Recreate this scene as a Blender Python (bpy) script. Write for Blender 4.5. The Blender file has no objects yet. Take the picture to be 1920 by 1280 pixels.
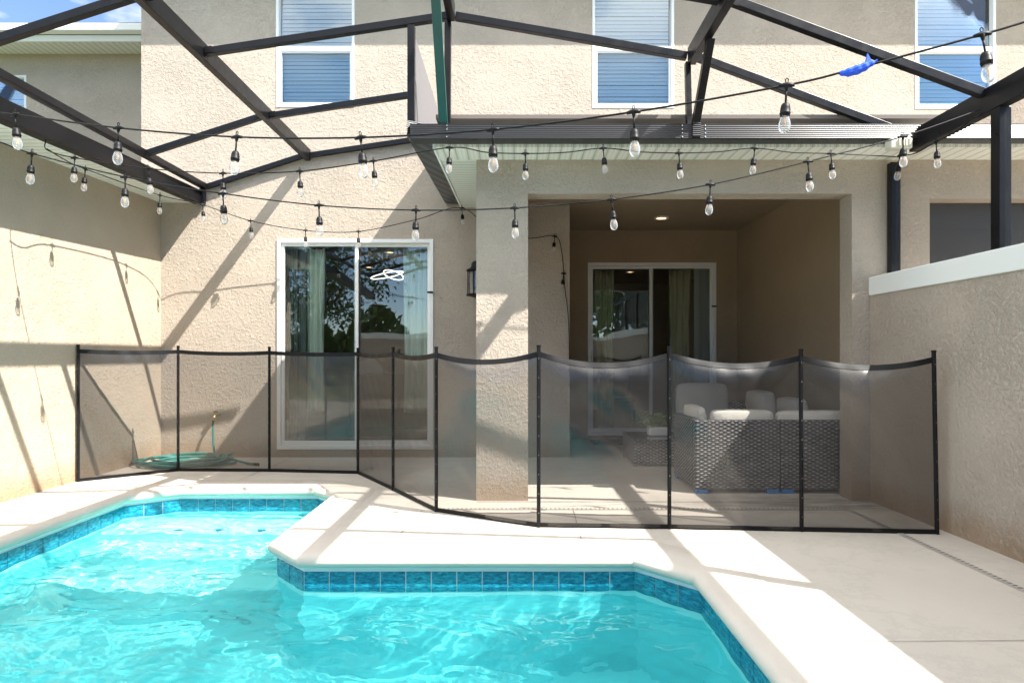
import bpy, bmesh, math, random
from mathutils import Vector, Matrix
random.seed(7)
R = math.radians
scene = bpy.context.scene
COL = scene.collection

# ------------------------------------------------------------------ camera, sky, sun, exposure
EYE, F, CX, CY = 1.17, 1190.0, 964.0, 668.0          # eye height, focal length and principal point in photo pixels
cam_d = bpy.data.cameras.new("camera"); cam = bpy.data.objects.new("camera", cam_d); COL.objects.link(cam)
cam.location = (0, 0, EYE); cam.rotation_euler = (R(90), 0, 0)
cam_d.sensor_width = 36.0; cam_d.lens = F / 1920 * 36
cam_d.shift_x = (960 - CX) / 1920; cam_d.shift_y = (CY - 640) / 1920
cam_d.clip_start = 0.05; cam_d.clip_end = 2000
scene.camera = cam
SUN_DIR = Vector((-0.74, 0.385, -1.0)).normalized()     # the way the light travels
sun_d = bpy.data.lights.new("sun", 'SUN'); sun = bpy.data.objects.new("sun", sun_d); COL.objects.link(sun)
sun_d.energy = 3.0; sun_d.angle = R(0.5); sun_d.color = (1.0, 0.95, 0.875)
sun.rotation_euler = (-SUN_DIR).to_track_quat('Z', 'Y').to_euler(); sun.location = (6, -4, 9)
ELEV = math.asin(-SUN_DIR.z); AZ = math.atan2(-SUN_DIR.x, -SUN_DIR.y)
w = bpy.data.worlds.new("World"); scene.world = w; w.use_nodes = True
nt = w.node_tree; nt.nodes.clear()
def N(t, typ, **kw):
    n = t.nodes.new(typ)
    for k, v in kw.items(): setattr(n, k, v)
    return n
out = N(nt, 'ShaderNodeOutputWorld'); bg = N(nt, 'ShaderNodeBackground'); bg.inputs[1].default_value = 0.075
sky = N(nt, 'ShaderNodeTexSky'); sky.sky_type = 'NISHITA'; sky.sun_disc = False
sky.sun_elevation = ELEV; sky.sun_rotation = AZ; sky.air_density = 0.9; sky.dust_density = 0.0; sky.ozone_density = 3.0; sky.air_density = .75
tc = N(nt, 'ShaderNodeTexCoord'); mp = N(nt, 'ShaderNodeMapping'); mp.inputs['Scale'].default_value = (1.0, 1.0, 2.6)
mp.inputs['Location'].default_value = (0.35, 0.1, 0.0)
nz = N(nt, 'ShaderNodeTexNoise'); nz.inputs['Scale'].default_value = 2.6; nz.inputs['Detail'].default_value = 9; nz.inputs['Roughness'].default_value = .58
rp = N(nt, 'ShaderNodeValToRGB'); rp.color_ramp.elements[0].position = .49; rp.color_ramp.elements[1].position = .60
mx = N(nt, 'ShaderNodeMixRGB'); mx.inputs[2].default_value = (4.4, 4.4, 4.4, 1)
L = nt.links.new
L(tc.outputs['Generated'], mp.inputs[0]); L(mp.outputs[0], nz.inputs['Vector']); L(nz.outputs['Fac'], rp.inputs[0])
sxw = N(nt, 'ShaderNodeSeparateXYZ'); rw = N(nt, 'ShaderNodeValToRGB'); rw.color_ramp.elements[0].position = .15; rw.color_ramp.elements[1].position = .5
mw = N(nt, 'ShaderNodeMath'); mw.operation = 'MULTIPLY'
L(tc.outputs['Generated'], sxw.inputs[0]); L(sxw.outputs['Y'], rw.inputs[0]); L(rw.outputs[0], mw.inputs[0]); L(rp.outputs[0], mw.inputs[1]); L(mw.outputs[0], mx.inputs[0]); tn = N(nt, 'ShaderNodeMixRGB'); tn.blend_type = 'MULTIPLY'; tn.inputs[0].default_value = 1; tn.inputs[2].default_value = (1.0, .97, .92, 1)
L(sky.outputs[0], tn.inputs[1]); L(tn.outputs[0], mx.inputs[1]); # unseen bright broken cloud, added overhead and behind the viewer for soft fill
def smooth(sock, a, b_):
    n_ = N(nt, 'ShaderNodeMapRange'); n_.interpolation_type = 'SMOOTHSTEP'; n_.inputs[1].default_value = a; n_.inputs[2].default_value = b_; L(sock, n_.inputs[0]); return n_.outputs[0]
def mul(a, b_):
    n_ = N(nt, 'ShaderNodeMath'); n_.operation = 'MULTIPLY'; L(a, n_.inputs[0]); L(b_, n_.inputs[1]); return n_.outputs[0]
over_ = mul(mul(smooth(sxw.outputs['Z'], .34, .55), smooth(sxw.outputs['Y'], .50, .15)), smooth(nz.outputs['Fac'], .36, .54))
m2 = N(nt, 'ShaderNodeMixRGB'); m2.inputs[2].default_value = (9.2, 9.1, 8.75, 1); L(over_, m2.inputs[0]); L(mx.outputs[0], m2.inputs[1]); L(m2.outputs[0], bg.inputs[0]); L(bg.outputs[0], out.inputs[0])
scene.view_settings.view_transform = 'Standard'; scene.view_settings.look = 'None'
scene.view_settings.exposure = 2.27; scene.view_settings.gamma = 1.0
scene.render.engine = 'CYCLES'
scene.cycles.max_bounces = 10; scene.cycles.transparent_max_bounces = 24; scene.cycles.diffuse_bounces = 5
scene.cycles.glossy_bounces = 5; scene.cycles.transmission_bounces = 8

# ------------------------------------------------------------------ helpers
def P(px, py, D): return Vector(((px - CX) * D / F, D, EYE + (CY - py) * D / F))
def G(px, py, z=0.0):
    D = (EYE - z) * F / (py - CY); return Vector(((px - CX) * D / F, D, z))

class MB:
    """collects geometry in world coordinates and links it as one mesh object"""
    def __init__(s): s.v, s.f, s.m = [], [], []
    def add(s, vs, fs, mi=0):
        b = len(s.v); s.v += [Vector(p) for p in vs]; s.f += [tuple(b + i for i in f) for f in fs]; s.m += [mi] * len(fs); return s
    def box(s, x0, x1, y0, y1, z0, z1, mi=0):
        vs = [(x, y, z) for x in (x0, x1) for y in (y0, y1) for z in (z0, z1)]
        return s.add(vs, [(0,1,3,2),(4,6,7,5),(0,4,5,1),(2,3,7,6),(0,2,6,4),(1,5,7,3)], mi)
    def bar(s, p0, p1, wd, ht, up=(0,0,1), mi=0):
        p0, p1 = Vector(p0), Vector(p1); d = (p1 - p0).normalized(); up = Vector(up)
        a = d.cross(up)
        if a.length < 1e-4: a = d.cross(Vector((0, 1, 0)))
        a.normalize(); b = a.cross(d).normalized()
        q = [(-1,-1),(1,-1),(1,1),(-1,1)]
        vs = [p + a * (i * wd / 2) + b * (j * ht / 2) for p in (p0, p1) for i, j in q]
        return s.add(vs, [(0,3,2,1),(4,5,6,7),(0,1,5,4),(1,2,6,5),(2,3,7,6),(3,0,4,7)], mi)
    def tube(s, pts, r, n=8, mi=0, closed=False, caps=True):
        pts = [Vector(p) for p in pts]; b = len(s.v); m = len(pts); ref = None
        for i, p in enumerate(pts):
            t = (pts[min(i + 1, m - 1)] - pts[max(i - 1, 0)])
            if t.length < 1e-9: t = Vector((0, 0, 1))
            t.normalize()
            if ref is None: ref = t.orthogonal().normalized()
            a = (ref - t * ref.dot(t))
            if a.length < 1e-5: a = t.orthogonal()
            a.normalize(); ref = a; c = t.cross(a)
            rr = r[i] if isinstance(r, (list, tuple)) else r
            for k in range(n):
                an = 2 * math.pi * k / n; s.v.append(p + a * (math.cos(an) * rr) + c * (math.sin(an) * rr))
        for i in range(m - 1):
            for k in range(n):
                k2 = (k + 1) % n
                s.f.append((b+i*n+k, b+i*n+k2, b+(i+1)*n+k2, b+(i+1)*n+k)); s.m.append(mi)
        if caps:
            s.f.append(tuple(b + k for k in reversed(range(n)))); s.m.append(mi)
            s.f.append(tuple(b + (m-1)*n + k for k in range(n))); s.m.append(mi)
        return s
    def lathe(s, c, prof, n=16, mi=0):
        c = Vector(c); b = len(s.v)
        for (r, z) in prof:
            for k in range(n):
                an = 2 * math.pi * k / n; s.v.append(c + Vector((math.cos(an) * r, math.sin(an) * r, z)))
        for i in range(len(prof) - 1):
            for k in range(n):
                k2 = (k + 1) % n; s.f.append((b+i*n+k, b+i*n+k2, b+(i+1)*n+k2, b+(i+1)*n+k)); s.m.append(mi)
        return s
    def grid(s, fn, nu, nv, mi=0):
        b = len(s.v)
        for i in range(nu + 1):
            for j in range(nv + 1): s.v.append(Vector(fn(i / nu, j / nv)))
        for i in range(nu):
            for j in range(nv):
                a = b + i * (nv + 1) + j; s.f.append((a, a + nv + 1, a + nv + 2, a + 1)); s.m.append(mi)
        return s
    def slab(s, us, vs_, holes, t0, t1, plane, mi=0):
        """solid sheet with rectangular holes; plane 'xz' is extruded in y, 'yz' in x"""
        us = sorted(set([*us] + [h[k] for h in holes for k in (0, 1)])); vv = sorted(set([*vs_] + [h[k] for h in holes for k in (2, 3)]))
        def solid(i, j):
            if i < 0 or j < 0 or i >= len(us) - 1 or j >= len(vv) - 1: return False
            cu, cv = (us[i] + us[i+1]) / 2, (vv[j] + vv[j+1]) / 2
            return not any(h[0] < cu < h[1] and h[2] < cv < h[3] for h in holes)
        def pt(u, v, t): return (u, t, v) if plane == 'xz' else (t, u, v)
        for i in range(len(us) - 1):
            for j in range(len(vv) - 1):
                if not solid(i, j): continue
                a, b, c, d = us[i], us[i+1], vv[j], vv[j+1]
                s.add([pt(a,c,t0), pt(b,c,t0), pt(b,d,t0), pt(a,d,t0)], [(0,1,2,3)], mi)
                s.add([pt(a,c,t1), pt(b,c,t1), pt(b,d,t1), pt(a,d,t1)], [(3,2,1,0)], mi)
                if not solid(i-1, j): s.add([pt(a,c,t0), pt(a,c,t1), pt(a,d,t1), pt(a,d,t0)], [(3,2,1,0)], mi)
                if not solid(i+1, j): s.add([pt(b,c,t0), pt(b,c,t1), pt(b,d,t1), pt(b,d,t0)], [(0,1,2,3)], mi)
                if not solid(i, j-1): s.add([pt(a,c,t0), pt(b,c,t0), pt(b,c,t1), pt(a,c,t1)], [(3,2,1,0)], mi)
                if not solid(i, j+1): s.add([pt(a,d,t0), pt(b,d,t0), pt(b,d,t1), pt(a,d,t1)], [(0,1,2,3)], mi)
        return s
    def build(s, name, mats, parent=None, smooth=False, bevel=0, loc=None, weld=True, sub=0):
        me = bpy.data.meshes.new(name)
        off = wloc(parent) if parent is not None else (Vector(loc) if loc is not None else Vector((0, 0, 0)))
        me.from_pydata([tuple(p - off) for p in s.v], [], s.f)
        for m in (mats if isinstance(mats, (list, tuple)) else [mats]): me.materials.append(m)
        me.polygons.foreach_set('material_index', s.m)
        if weld:
            bm = bmesh.new(); bm.from_mesh(me); bmesh.ops.remove_doubles(bm, verts=bm.verts, dist=1e-5)
            bmesh.ops.recalc_face_normals(bm, faces=bm.faces); bm.to_mesh(me); bm.free()
        if smooth: me.polygons.foreach_set('use_smooth', [True] * len(me.polygons))
        o = bpy.data.objects.new(name, me); COL.objects.link(o)
        if parent is not None: o.parent = parent
        elif loc is not None: o.location = off
        if bevel:
            bv = o.modifiers.new('bevel', 'BEVEL'); bv.width = bevel; bv.segments = 2; bv.limit_method = 'ANGLE'
        if sub:
            sb = o.modifiers.new('subdivision', 'SUBSURF'); sb.levels = sb.render_levels = sub
        return o
def wloc(o):
    l = Vector((0, 0, 0))
    while o is not None: l = l + o.location; o = o.parent
    return l
def tag(o, label, cat, group=None):
    o['label'] = label; o['category'] = cat
    if group: o['group'] = group
    return o
def thing(name, loc, label, cat, group=None):
    o = bpy.data.objects.new(name, None); COL.objects.link(o); o.location = loc; o.empty_display_size = .1
    return tag(o, label, cat, group)
def struct(o, kind='structure'): o['kind'] = kind; return o
def catmull(pts, k=8):
    pts = [Vector(p) for p in pts]; q = [pts[0]*2 - pts[1]] + pts + [pts[-1]*2 - pts[-2]]; o = []
    for i in range(1, len(q) - 2):
        a, b, c, d = q[i-1], q[i], q[i+1], q[i+2]
        for j in range(k):
            t = j / k; o.append(.5 * ((2*b) + (c - a)*t + (2*a - 5*b + 4*c - d)*t*t + (3*b - a - 3*c + d)*t**3))
    o.append(pts[-1]); return o

# ------------------------------------------------------------------ materials
def mat(name, color, rough=.6, metal=0, spec=.5, **kw):
    m = bpy.data.materials.new(name); m.use_nodes = True; b = m.node_tree.nodes['Principled BSDF']
    b.inputs['Base Color'].default_value = (*color, 1); b.inputs['Roughness'].default_value = rough
    b.inputs['Metallic'].default_value = metal; b.inputs['Specular IOR Level'].default_value = spec
    return m
def pb(m): return m.node_tree.nodes['Principled BSDF']
def noise(m, scale, detail=4, rough=.5, vec=None, dim=None):
    t = m.node_tree; n = N(t, 'ShaderNodeTexNoise'); n.inputs['Scale'].default_value = scale
    n.inputs['Detail'].default_value = detail; n.inputs['Roughness'].default_value = rough
    t.links.new(vec if vec is not None else objco(m), n.inputs['Vector']); return n.outputs['Fac']
def objco(m, scale=None):
    t = m.node_tree
    c = N(t, 'ShaderNodeNewGeometry').outputs['Position']
    if scale:
        mp = N(t, 'ShaderNodeMapping'); mp.inputs['Scale'].default_value = scale; t.links.new(c, mp.inputs[0]); c = mp.outputs[0]
    return c
def ramp(m, fac, stops):
    t = m.node_tree; r = N(t, 'ShaderNodeValToRGB'); e = r.color_ramp.elements
    while len(e) < len(stops): e.new(.5)
    for i, (p, c) in enumerate(stops):
        e[i].position = p; e[i].color = (*c, 1) if isinstance(c, (tuple, list)) else (c, c, c, 1)
    t.links.new(fac, r.inputs[0]); return r.outputs[0]
def mixc(m, fac, a, b, mode='MIX'):
    t = m.node_tree; n = N(t, 'ShaderNodeMixRGB'); n.blend_type = mode
    for i, x in enumerate((fac, a, b)):
        if hasattr(x, 'is_output'): t.links.new(x, n.inputs[i])
        elif isinstance(x, (int, float)): n.inputs[i].default_value = x if i == 0 else (x, x, x, 1)
        else: n.inputs[i].default_value = (*x, 1)
    return n.outputs[0]
def math_(m, op, a, b=0.0):
    t = m.node_tree; n = N(t, 'ShaderNodeMath'); n.operation = op
    for i, x in enumerate((a, b)):
        if hasattr(x, 'is_output'): t.links.new(x, n.inputs[i])
        else: n.inputs[i].default_value = x
    return n.outputs[0]
def bump(m, h, strength, dist, normal=None, shader=None):
    t = m.node_tree; b = N(t, 'ShaderNodeBump'); b.inputs['Strength'].default_value = strength; b.inputs['Distance'].default_value = dist
    t.links.new(h, b.inputs['Height'])
    if normal is not None: t.links.new(normal, b.inputs['Normal'])
    if shader is None: t.links.new(b.outputs[0], pb(m).inputs['Normal'])
    return b.outputs[0]
def setc(m, c, inp='Base Color'): m.node_tree.links.new(c, pb(m).inputs[inp])

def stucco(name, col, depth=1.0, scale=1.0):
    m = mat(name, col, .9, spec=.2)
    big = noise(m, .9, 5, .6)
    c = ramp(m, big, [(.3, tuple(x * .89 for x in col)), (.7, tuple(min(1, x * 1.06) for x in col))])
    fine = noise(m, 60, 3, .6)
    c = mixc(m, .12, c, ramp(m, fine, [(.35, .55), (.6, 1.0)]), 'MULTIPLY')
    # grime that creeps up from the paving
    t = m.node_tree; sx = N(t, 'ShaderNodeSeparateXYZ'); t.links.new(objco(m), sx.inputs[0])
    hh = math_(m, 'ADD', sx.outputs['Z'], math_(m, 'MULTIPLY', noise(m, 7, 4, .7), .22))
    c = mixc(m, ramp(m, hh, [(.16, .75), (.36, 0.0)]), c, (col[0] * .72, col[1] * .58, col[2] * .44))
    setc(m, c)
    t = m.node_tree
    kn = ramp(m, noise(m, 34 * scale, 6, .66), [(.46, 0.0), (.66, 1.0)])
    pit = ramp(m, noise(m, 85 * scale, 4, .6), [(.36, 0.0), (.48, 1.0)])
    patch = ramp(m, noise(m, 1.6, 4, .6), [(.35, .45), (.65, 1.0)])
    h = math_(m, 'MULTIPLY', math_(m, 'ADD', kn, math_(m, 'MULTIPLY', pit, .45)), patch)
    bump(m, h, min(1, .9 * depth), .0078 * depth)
    return m
M = {}
M['stucco'] = stucco('stucco_wall', (.485, .42, .35), 1.0)
M['stucco_fine'] = stucco('stucco_fine', (.475, .40, .31), .85)
M['stucco_shade'] = stucco('stucco_shaded_patio', (.37, .29, .20), .5)  # darker copy of the wall stucco, with the patio's shade in its colour
M['white_trim'] = mat('white_trim', (.80, .82, .80), .5); bump(M['white_trim'], noise(M['white_trim'], 30, 3), .15, .002)
M['vinyl'] = mat('white_vinyl', (.82, .83, .82), .35)

m = M['soffit_y'] = mat('soffit_vinyl', (.78, .80, .74), .5)
def soffit(name, axis):
    m = mat(name, (.78, .80, .74), .5); t = m.node_tree
    sx = N(t, 'ShaderNodeSeparateXYZ'); t.links.new(objco(m), sx.inputs[0])
    fr = math_(m, 'FRACT', math_(m, 'MULTIPLY', sx.outputs[axis], 11.0))
    g = ramp(m, fr, [(.0, 0.0), (.06, 0.0), (.12, 1.0), (.9, 1.0), (.97, 0.0)])
    oth = 'Y' if axis == 'X' else 'X'
    hx = math_(m, 'GREATER_THAN', math_(m, 'SINE', math_(m, 'MULTIPLY', sx.outputs[oth], 420.0)), .1)
    hy = math_(m, 'LESS_THAN', math_(m, 'ABSOLUTE', math_(m, 'SUBTRACT', math_(m, 'FRACT', math_(m, 'MULTIPLY', sx.outputs[axis], 33.0)), .5)), .16)
    hole = math_(m, 'MULTIPLY', hx, hy)
    setc(m, mixc(m, math_(m, 'MULTIPLY', hole, .35), mixc(m, g, (.50, .52, .47), (.78, .80, .74)), (.3, .3, .28)))
    bump(m, g, .6, .008); return m
M['soffit_x'] = soffit('soffit_across', 'X'); M['soffit_y'] = soffit('soffit_along', 'Y')

m = M['bronze'] = mat('bronze_aluminium', (.030, .028, .030), .34, 0, .28)
setc(m, ramp(m, noise(m, 3, 4, .6), [(.3, (.004, .004, .005)), (.7, (.008, .0075, .009))]))
setc(m, ramp(m, noise(m, 14, 4, .6), [(.3, .27), (.7, .42)]), 'Roughness')
m = M['gutter'] = mat('gutter_aluminium', (.005, .006, .010), .30, 0, .6)
t = m.node_tree; sx = N(t, 'ShaderNodeSeparateXYZ'); t.links.new(objco(m), sx.inputs[0])
bump(m, math_(m, 'SINE', math_(m, 'MULTIPLY', sx.outputs['Z'], 430.0)), .5, .004)
M['pool_lit'] = mat('strut_pool_light', (.006, .075, .068), .4)  # light thrown up by the pool is put into the strut's colour
M['black'] = mat('black_plastic', (.004, .004, .005), .5, spec=.25)
M['steel'] = mat('bright_steel', (.6, .6, .6), .25, 1)
M['rivet'] = mat('dull_rivet', (.16, .16, .165), .5)
M['brass'] = mat('brass', (.65, .46, .18), .3, 1)
M['filament'] = mat('filament', (.75, .36, .08), .4)
M['blue_tape'] = mat('blue_plastic', (.015, .09, .70), .35)
M['foot_blue'] = mat('blue_foot', (.01, .20, .55), .45)

def thin_glass(name, tint, extra=0.05, rough=0.0, ior=1.5, milky=0):
    m = bpy.data.materials.new(name); m.use_nodes = True; t = m.node_tree; t.nodes.clear()
    o = N(t, 'ShaderNodeOutputMaterial'); tr = N(t, 'ShaderNodeBsdfTransparent'); tr.inputs[0].default_value = (*tint, 1)
    gl = N(t, 'ShaderNodeBsdfGlossy'); gl.inputs['Roughness'].default_value = rough; gl.inputs[0].default_value = (1, 1, 1, 1)
    fr = N(t, 'ShaderNodeFresnel'); fr.inputs[0].default_value = ior
    ad = N(t, 'ShaderNodeMath'); ad.operation = 'ADD'; ad.use_clamp = True; ad.inputs[1].default_value = extra
    mxs = N(t, 'ShaderNodeMixShader'); l = t.links.new
    geo = N(t, 'ShaderNodeNewGeometry'); ns = N(t, 'ShaderNodeTexNoise'); ns.inputs['Scale'].default_value = 2.2; ns.inputs['Detail'].default_value = 1
    bp = N(t, 'ShaderNodeBump'); bp.inputs['Strength'].default_value = .03; bp.inputs['Distance'].default_value = .05
    l(geo.outputs['Position'], ns.inputs['Vector']); l(ns.outputs['Fac'], bp.inputs['Height']); l(bp.outputs[0], gl.inputs['Normal'])
    l(fr.outputs[0], ad.inputs[0]); l(ad.outputs[0], mxs.inputs[0]); l(tr.outputs[0], mxs.inputs[1]); l(gl.outputs[0], mxs.inputs[2]); l(mxs.outputs[0], o.inputs[0])
    if milky:
        tl = N(t, 'ShaderNodeBsdfTranslucent'); tl.inputs[0].default_value = (.95, .96, .98, 1); df = N(t, 'ShaderNodeBsdfDiffuse'); df.inputs[0].default_value = (.95, .96, .98, 1)
        m1, m2 = N(t, 'ShaderNodeMixShader'), N(t, 'ShaderNodeMixShader'); m1.inputs[0].default_value = .5; m2.inputs[0].default_value = milky
        l(tl.outputs[0], m1.inputs[1]); l(df.outputs[0], m1.inputs[2]); l(mxs.outputs[0], m2.inputs[1]); l(m1.outputs[0], m2.inputs[2]); l(m2.outputs[0], o.inputs[0])
    return m
M['door_glass'] = thin_glass('door_glass', (.95, .985, .975), .035)
M['window_glass'] = thin_glass('window_glass', (.945, .985, 1.0), .05)
M['window_glass_low'] = thin_glass('window_glass_screened', (.84, .93, .975), .05)
M['bulb_glass'] = thin_glass('bulb_glass', (.98, .99, .995), .05, 0.0, 1.25, .16)
M['lamp_glass'] = thin_glass('lantern_glass', (.75, .76, .78), .15, .25)

def mesh_cloth(name, col, open_, rough=.45, spec=.5):
    """woven screen: part of the light passes between the threads, less at a grazing view"""
    m = mat(name, col, rough, spec=spec); t = m.node_tree; b = pb(m); o = t.nodes['Material Output']
    tr = N(t, 'ShaderNodeBsdfTransparent'); mxs = N(t, 'ShaderNodeMixShader'); lw = N(t, 'ShaderNodeLayerWeight'); lw.inputs[0].default_value = .3
    fac = math_(m, 'ADD', math_(m, 'MULTIPLY', lw.outputs['Facing'], .45), 1 - open_)
    wv = noise(m, 900, 1, .5)
    fac = math_(m, 'ADD', fac, math_(m, 'MULTIPLY', math_(m, 'SUBTRACT', wv, .5), .25))
    cl = N(t, 'ShaderNodeClamp'); t.links.new(fac, cl.inputs[0]); cl.inputs[1].default_value = .05; cl.inputs[2].default_value = .95
    t.links.new(cl.outputs[0], mxs.inputs[0]); t.links.new(tr.outputs[0], mxs.inputs[1]); t.links.new(b.outputs[0], mxs.inputs[2]); t.links.new(mxs.outputs[0], o.inputs[0])
    return m
M['fence_mesh'] = mesh_cloth('fence_mesh', (.005, .005, .0065), .49, .36, .7)
pb(M['fence_mesh']).inputs['Coat Weight'].default_value = .85; pb(M['fence_mesh']).inputs['Coat Roughness'].default_value = .24; pb(M['fence_mesh']).inputs['Coat IOR'].default_value = 1.7
M['screen'] = mesh_cloth('cage_screen', (.05, .05, .052), .95)
M['screen_grey'] = mesh_cloth('cage_panel', (.17, .165, .175), .30)
M['screen_dark'] = mesh_cloth('porch_screen', (.050, .046, .045), .40)

# concrete paving
def concrete(name, col, stain=1.0):
    m = mat(name, col, .85, spec=.25)
    c = ramp(m, noise(m, .8, 6, .62), [(.3, tuple(x * .90 for x in col)), (.7, tuple(min(1, x * 1.04) for x in col))])
    c = mixc(m, .10, c, ramp(m, noise(m, 130, 3, .7), [(.3, .5), (.6, 1.0)]), 'MULTIPLY')
    sp = ramp(m, noise(m, 2.3, 8, .72), [(.60, 0.0), (.72, 1.0)])
    c = mixc(m, math_(m, 'MULTIPLY', sp, .25 * stain), c, tuple(x * .66 for x in col))
    v = N(m.node_tree, 'ShaderNodeTexVoronoi'); v.inputs['Scale'].default_value = 3.1; m.node_tree.links.new(objco(m), v.inputs['Vector'])
    c = mixc(m, ramp(m, v.outputs['Distance'], [(.018, .55), (.030, 0.0)]), c, (.16, .13, .11))
    c = mixc(m, .22 * stain, c, ramp(m, noise(m, 420, 2, .7), [(.34, .35), (.50, 1.0)]), 'MULTIPLY')
    wt = ramp(m, noise(m, 1.1, 9, .74), [(.47, 1.0), (.50, .90), (.53, 1.0)]); c = mixc(m, .8 * stain, c, wt, 'MULTIPLY')
    setc(m, c); bump(m, noise(m, 160, 4, .7), .35, .003); return m
M['deck'] = concrete('deck_concrete', (.60, .545, .475))
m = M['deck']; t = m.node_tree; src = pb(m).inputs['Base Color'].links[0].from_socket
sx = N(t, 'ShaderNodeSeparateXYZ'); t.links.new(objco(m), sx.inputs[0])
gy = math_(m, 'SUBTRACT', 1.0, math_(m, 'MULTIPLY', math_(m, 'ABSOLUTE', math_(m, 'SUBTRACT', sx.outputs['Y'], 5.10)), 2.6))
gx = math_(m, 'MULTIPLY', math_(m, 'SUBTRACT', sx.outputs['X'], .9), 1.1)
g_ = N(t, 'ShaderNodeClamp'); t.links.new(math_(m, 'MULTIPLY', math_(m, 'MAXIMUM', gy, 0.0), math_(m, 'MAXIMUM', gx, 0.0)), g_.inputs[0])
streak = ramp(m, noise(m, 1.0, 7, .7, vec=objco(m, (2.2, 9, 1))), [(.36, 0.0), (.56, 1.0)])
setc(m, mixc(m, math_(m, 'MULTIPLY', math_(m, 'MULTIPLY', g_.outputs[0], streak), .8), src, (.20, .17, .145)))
M['coping'] = concrete('coping_concrete', (.65, .59, .515), .25)
M['joint'] = mat('joint_dirt', (.22, .19, .17), .95)
M['drain'] = mat('drain_plastic', (.52, .48, .43), .6); M['slot'] = mat('drain_slot', (.17, .15, .13), .9)
M['ground'] = mat('ground_grass', (.07, .11, .035), .95)
setc(M['ground'], ramp(M['ground'], noise(M['ground'], 3, 6, .7), [(.3, (.05, .08, .02)), (.7, (.12, .16, .05))]))
M['roof'] = mat('roof_shingle', (.16, .14, .13), .9)

# pool
for nm, col in (('plaster', (.31, .70, .74)), ('plaster_shallow_light', (.60, .78, .79))):  # second tone paints the paler light of shallow water onto the steps
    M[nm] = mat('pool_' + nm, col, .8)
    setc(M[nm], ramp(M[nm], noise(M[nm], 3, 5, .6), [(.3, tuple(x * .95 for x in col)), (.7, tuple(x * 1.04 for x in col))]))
m = M['tile'] = mat('pool_tile', (.02, .16, .30), .18, spec=.6); t = m.node_tree
gi = N(t, 'ShaderNodeNewGeometry').outputs['Random Per Island']
mp_ = N(t, 'ShaderNodeMapping'); mp_.inputs['Scale'].default_value = (22, 22, 70); t.links.new(objco(m), mp_.inputs[0])
n1 = noise(m, 1.0, 6, .75, vec=mp_.outputs[0])
c = ramp(m, n1, [(.32, (.004, .045, .075)), (.46, (.006, .13, .22)), (.60, (.015, .30, .42)), (.78, (.14, .44, .42))])
c = mixc(m, .55, c, ramp(m, gi, [(0, (.55, .7, .8)), (.5, (.9, 1, 1)), (1, (1.2, 1.2, 1.05))]), 'MULTIPLY'); setc(m, c)
M['grout'] = mat('white_grout', (.80, .82, .82), .7)
M['trim_tile'] = mat('step_tile', (.02, .14, .26), .3)

def water_mat():
    m = bpy.data.materials.new('pool_water'); m.use_nodes = True; t = m.node_tree; t.nodes.clear()
    o = N(t, 'ShaderNodeOutputMaterial'); g = N(t, 'ShaderNodeBsdfGlass'); g.inputs['IOR'].default_value = 1.33; g.inputs['Roughness'].default_value = 0
    g.inputs['Color'].default_value = (.60, .985, .985, 1); t.links.new(g.outputs[0], o.inputs[0]); return m
M['water'] = water_mat()

# interiors, furniture
M['room_wall'] = mat('room_wall', (.34, .31, .27), .9); M['room_floor'] = mat('room_floor', (.12, .10, .085), .35)
M['dark_wood'] = mat('dark_wood', (.03, .035, .04), .4)
def cloth(name, col, sc=500):
    m = mat(name, col, .95, spec=.1); c = ramp(m, noise(m, sc, 2, .6), [(.3, tuple(x * .8 for x in col)), (.7, tuple(min(1, x * 1.05) for x in col))]); setc(m, c)
    bump(m, noise(m, 14, 4, .6), .3, .02); return m
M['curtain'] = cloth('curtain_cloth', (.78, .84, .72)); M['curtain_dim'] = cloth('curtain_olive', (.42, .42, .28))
M['blind_dark'] = mat('vertical_blind', (.42, .45, .45), .5); M['blind'] = mat('white_blind', (.86, .87, .86), .5)
M['cushion_white'] = cloth('cushion_cream', (.80, .77, .70)); M['cushion_grey'] = cloth('cushion_grey', (.50, .49, .45))
m = M['wicker'] = mat('grey_wicker', (.2, .19, .19), .5); t = m.node_tree
sx = N(t, 'ShaderNodeSeparateXYZ'); t.links.new(objco(m), sx.inputs[0]); cb = N(t, 'ShaderNodeCombineXYZ')
t.links.new(math_(m, 'ADD', sx.outputs['X'], sx.outputs['Y']), cb.inputs[0]); t.links.new(sx.outputs['Z'], cb.inputs[1])
sw = N(t, 'ShaderNodeSeparateXYZ'); t.links.new(cb.outputs[0], sw.inputs[0]); U, V = sw.outputs['X'], sw.outputs['Y']
rowf = math_(m, 'MULTIPLY', V, 1 / .0165); row = math_(m, 'FLOOR', rowf)
band = math_(m, 'SINE', math_(m, 'MULTIPLY', math_(m, 'FRACT', rowf), math.pi))
jit = noise(m, 7.0, 2, .5)
over = math_(m, 'ADD', math_(m, 'MULTIPLY', math_(m, 'SINE', math_(m, 'ADD', math_(m, 'MULTIPLY', math_(m, 'ADD', U, math_(m, 'MULTIPLY', jit, .012)), 2 * math.pi / .066), math_(m, 'MULTIPLY', row, math.pi))), .5), .5)
hw = math_(m, 'MULTIPLY', math_(m, 'POWER', band, .45), over)
stake = math_(m, 'MULTIPLY', math_(m, 'SUBTRACT', 1.0, over), .30)
hh_ = math_(m, 'MAXIMUM', hw, stake)
tone = ramp(m, noise(m, 1.0, 5, .75, vec=objco(m, (6, 6, 55))), [(.32, .42), (.68, 1.25)])
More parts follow.
